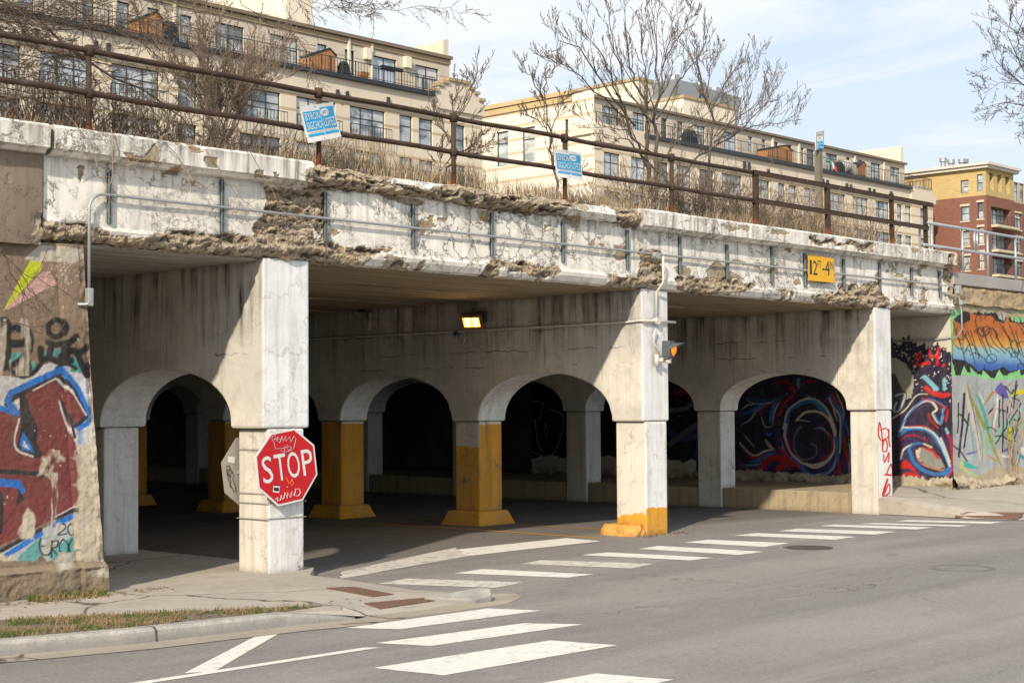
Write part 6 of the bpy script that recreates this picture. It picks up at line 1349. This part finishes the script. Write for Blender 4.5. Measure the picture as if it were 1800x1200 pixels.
# shrubs and thickets on top of the bridge
def thicket(px, Y, h, w, label, seed, mat, n=26, up=.05):
    rg = random.Random(seed); q = aty(px, 350, Y); t = thing('bare_shrub', label, 'shrub', (q[0], Y, 5.1), 'bare shrubs along the top of the bridge'); b = MB()
    C = dict(n=[4, 3], up=up, w=.16, a=(18, 55), r=.45, rm=.003)
    for i in range(n):
        x = q[0]+rg.gauss(0, w*.35); y = Y+rg.uniform(-.25, .5)
        grow(b, np.array([x, y, 5.0]), np.array([rg.gauss(0, .35)+(x-q[0])*.3/w, rg.gauss(0, .25), 1.]), h*rg.uniform(.5, 1.15), rg.uniform(.005, .011), 0, rg, C)
    b.build('branches', mat, t, recalc=False); return t
spec = [(30,15.9,.75,2.0,'tangled brown brambles at the far left end of the parapet',M_TW,60),(110,16.0,.8,1.6,'tangled brown brambles left of the first rail post',M_TW,44),(215,15.9,.7,1.6,'low brown shrub right of the first rail post',M_TW,36),(330,15.9,.7,1.5,'low brown shrub in front of the dense multi-stemmed tree',M_TW,40),(455,15.95,.7,1.5,'low brown shrub left of the larger poster',M_TW,34),
 (1085,16.1,.75,1.4,'low tan shrub between the small poster and the largest tree',M_TW2,30),(1160,16.2,1.0,1.4,'dark brushy shrub around the foot of the largest tree',M_TW,44),(1235,16.2,1.1,1.8,'dense brown shrub right of the largest tree',M_TW,52),(1300,16.3,1.1,1.8,'dense brown shrub left of the sixth rail post',M_TW,46),(1365,16.2,1.0,1.8,'brown shrub right of the sixth rail post',M_TW2,40),(1430,16.2,1.0,1.8,'tan shrub beneath the DANGER sign post',M_TW2,44),(1500,16.2,1.0,2.0,'tan shrub near the right end of the rusty rail',M_TW2,46),(1700,16.2,.35,.8,'low dry shrub behind the silver railing',M_TW,16)]
for i, (px_, Y_, h, w_, lab, m_, n_) in enumerate(spec): thicket(px_, Y_, h*1.15, w_*1.1, lab, 40+i, m_, int(n_*1.7))
# dry grass
k = NT('dry_grass'); n = k.noise(2.5, 4); c = k.mix(k.rng(n, .3, .7), (.30, .22, .135), (.48, .375, .255)); M_DRY = k.fin(c, .9)
k = NT('green_grass'); n = k.noise(4, 4); c = k.mix(k.rng(n, .40, .52), (.075, .12, .02), (.25, .18, .09)); M_GRN = k.fin(c, .9)
def blades(name, pts, hfun, mat, label, seed, lean=.25, wd=.006):
    rg = random.Random(seed); b = MB()
    for x, y, z in pts:
        h = hfun(x, rg); a = rg.uniform(0, math.pi); l = rg.gauss(0, lean)*h; l2 = rg.gauss(0, lean*.6)*h; dx, dy = math.cos(a)*wd, math.sin(a)*wd
        b.add([(x-dx, y-dy, z), (x+dx, y+dy, z), (x+l*.4+dx*.7, y+l2*.4+dy*.7, z+h*.6), (x+l*.4-dx*.7, y+l2*.4-dy*.7, z+h*.6), (x+l, y+l2, z+h)], [(0,1,2,3),(3,2,4)])
    return tag(b.build(name, mat, recalc=False), label, 'grass', kind='stuff')
rg = random.Random(77); pts = []
for i in range(15000):
    x = rg.uniform(12.6, 27.5); den = fbm(np.array([x*.9]), np.array([0.]), 7)[0]
    if rg.random() > den*1.5-.25: continue
    pts.append((x, 15.62+abs(rg.gauss(0, .45)), 5.08))
blades('dry_grass', pts, lambda x, r_: r_.uniform(.12, .42)*(1+.9*math.exp(-((x-14.0)/.9)**2)+.5*math.exp(-((x-16.4)/.7)**2)+.7*math.exp(-((x-24.5)/1.2)**2)), M_DRY, 'dry straw coloured grass along the top of the bridge', 1, .3, .005)
pts = [(rg.uniform(5.5, 12.6), 15.6+abs(rg.gauss(0, .35)), 5.1) for _ in range(3500)]
blades('dry_grass', pts, lambda x, r_: r_.uniform(.08, .3), M_TW2, 'low brown weeds along the left parapet top', 2, .5, .004)
# verge grass
def in2(x, y, poly): return bool(inpoly(np.array([x]), np.array([y]), poly)[0])
vp_ = [(q[0], q[1]) for q in vs]; pts = []
for i in range(52000):
    x = rg.uniform(3, 10.9); y = rg.uniform(11.8, 15.2)
    pts.append((x, y))
pa = np.array(pts); mk = inpoly(pa[:, 0], pa[:, 1], vp_); pa = pa[mk]; dn = fbm(pa[:, 0]*2.2, pa[:, 1]*2.2, 3); pa = pa[dn > .36+.12*(pa[:, 0] > 8.6)]
blades('verge_grass', [(x, y, .03) for x, y in pa], lambda x, r_: r_.uniform(.015, .055), M_GRN, 'short patchy green and brown grass in the strip behind the kerb', 3, .5, .005)
pts = [(rg.uniform(6.5, 9.5), 15.15-abs(rg.gauss(0, .16)), .02) for _ in range(3500)]; pts = [q for q in pts if fbm(np.array([q[0]*2]), np.array([1.]), 9)[0] > .42]
blades('wall_weeds', pts, lambda x, r_: r_.uniform(.02, .09), M_GRN, 'green weeds growing along the foot of the left wall', 4, .6, .006)
b = MB()
for i in range(700):
    if i < 420: x = rg.uniform(6.5, 10.3); y = 15.12-abs(rg.gauss(0, .22)); z = .025
    elif i < 600: x = rg.uniform(6.5, 10.8); y = float(np.interp(x, [p[0] for p in KB], [p[1] for p in KB]))+rg.uniform(0, .5); z = .04
    else: x = rg.uniform(28, 34); y = 15.2-abs(rg.gauss(0, .2)); z = .31
    s_ = rg.uniform(.008, .028); a = rg.uniform(0, 6.3); b.add([(x+s_*math.cos(a), y+s_*math.sin(a), z), (x-s_*.5*math.sin(a), y+s_*.5*math.cos(a), z+.01), (x-s_*math.cos(a), y-s_*math.sin(a), z+.003), (x+s_*.5*math.sin(a), y-s_*.5*math.cos(a), z+.012)], [(0,1,2,3)])
tag(b.build('leaf_litter', simple('dead_leaves', (.24, .17, .10), .9, var=.5, sc=20), recalc=False), 'dead leaves and litter scattered at the foot of the walls', 'leaves', kind='stuff')
# overhanging vines on the fascia and hairy vine at the right wall
b = MB(); rg = random.Random(9)
def vine(pts, Y, r_, b):
    P_ = [aty(x, y, Y) for x, y in pts]; Q_ = []
    for i in range(len(P_)-1):
        for s_ in (0, .25, .5, .75): Q_.append(P_[i]*(1-s_)+P_[i+1]*s_+np.array([rg.gauss(0, .015), rg.gauss(0, .01), rg.gauss(0, .015)]))
    Q_.append(P_[-1]); b.tube(Q_, [r_*(1-.6*i/len(Q_)) for i in range(len(Q_))], 4)
    rad = [r_*.5]*len(Q_); limb_children(b, Q_, rad, 1.6, 1, rg, dict(n=[0, 7, 2], up=-.05, w=.2, a=(20, 60), r=.3, rm=.0022), None)
for v_ in [[(120,205),(160,250),(190,330),(180,345)],[(200,230),(198,300),(190,340)],[(280,240),(330,300),(345,330)],[(360,262),(400,320),(440,360)],[(300,230),(260,270),(215,300)],[(440,270),(480,340),(500,380)]]: vine(v_, 15.0, .006, b)
tag(b.build('hanging_vine', M_TW2, recalc=False), 'thin bare vines trailing down over the left parapet', 'vine')
b = MB()
for v_ in [[(1777,865),(1776,820),(1780,780),(1786,740),(1795,700)],[(1779,865),(1774,800),(1770,760),(1776,700)],[(1781,865),(1790,800),(1797,760)]]: vine(v_, 15.22, .02, b)
tag(b.build('climbing_vine', M_TW2, recalc=False), 'bare woody vine climbing the right retaining wall', 'vine')
b = MB()
for v_ in [[(-20,420),(40,480),(90,500),(130,520)],[(0,440),(40,520),(35,540)],[(30,470),(60,520),(68,530)],[(-10,470),(20,500),(25,560)],[(0,565),(60,575),(110,580)]]: vine(v_, 14.9, .005, b)
tag(b.build('hanging_twig', M_TWD, recalc=False), 'dark bare twigs hanging in front of the graffiti at far left', 'twig')
# ------------------------------------------------------------------ light
SD = Vector((0.903, 0.43, -0.636)).normalized()
sun_d = bpy.data.lights.new('sun', 'SUN'); sun_d.energy = 5.0; sun_d.angle = R(1.6); sun_d.color = (1.0, 0.89, 0.73)
sun = bpy.data.objects.new('sun', sun_d); COL.objects.link(sun); sun.rotation_euler = SD.to_track_quat('-Z', 'Y').to_euler()
w = bpy.data.worlds.new('World'); scene.world = w; w.use_nodes = True; nt = w.node_tree; nt.nodes.clear()
class WN(NT):
    def __init__(s, t): s.t = t; s.pos = s.n('ShaderNodeTexCoord').outputs['Generated']
k = WN(nt)
sky = k.n('ShaderNodeTexSky', sky_type='NISHITA'); sky.sun_disc = False
sky.sun_elevation = math.asin(-SD.z); sky.sun_rotation = math.atan2(-SD.x, -SD.y) ; sky.altitude = 200; sky.air_density = 1.0; sky.dust_density = 1.5; sky.ozone_density = 1.5
el = k.sep(k.pos)[2]
wsp = k.noise(1.0, 8, 0.62, v=k.map(k.pos, (2.5, 3.0, 16), rot=(R(10), R(-12), 0)), dist=0.6)
wsp2 = k.noise(1.0, 6, 0.6, v=k.map(k.pos, (1.2, 1.2, 4.0), (3, 1, 2)))
cl = k.math('ADD', k.rng(wsp, 0.44, 0.60, 0, 1.0), k.rng(wsp2, 0.45, 0.62, 0, 0.35), clamp=True)
hz = k.rng(el, 0.0, 0.95, 0.90, 0.15, True)
f = k.math('ADD', hz, k.math('MULTIPLY', k.math('MULTIPLY', cl, k.rng(el, 0.1, 0.7, 1.0, 0.25)), k.math('SUBTRACT', 1.0, hz)), clamp=True)
f = k.math('MINIMUM', f, 1.0)
tint = k.mix(k.rng(el, 0.02, 0.30), (6.3, 6.55, 6.75), (4.7, 5.6, 6.6))
skyc = k.mix(0.55, sky.outputs[0], (3.3, 5.0, 7.2))
c = k.mix(k.math('MULTIPLY', cl, 0.85), k.mix(hz, skyc, tint), (6.6, 6.75, 6.85))
bg = k.n('ShaderNodeBackground'); k.l(c, bg.inputs[0]); bg.inputs[1].default_value = 0.15
o = k.n('ShaderNodeOutputWorld'); nt.links.new(bg.outputs[0], o.inputs[0])
scene.view_settings.view_transform = 'Standard'; scene.view_settings.look = 'None'; scene.view_settings.exposure = 0
scene.cycles.max_bounces = 6; scene.cycles.diffuse_bounces = 4
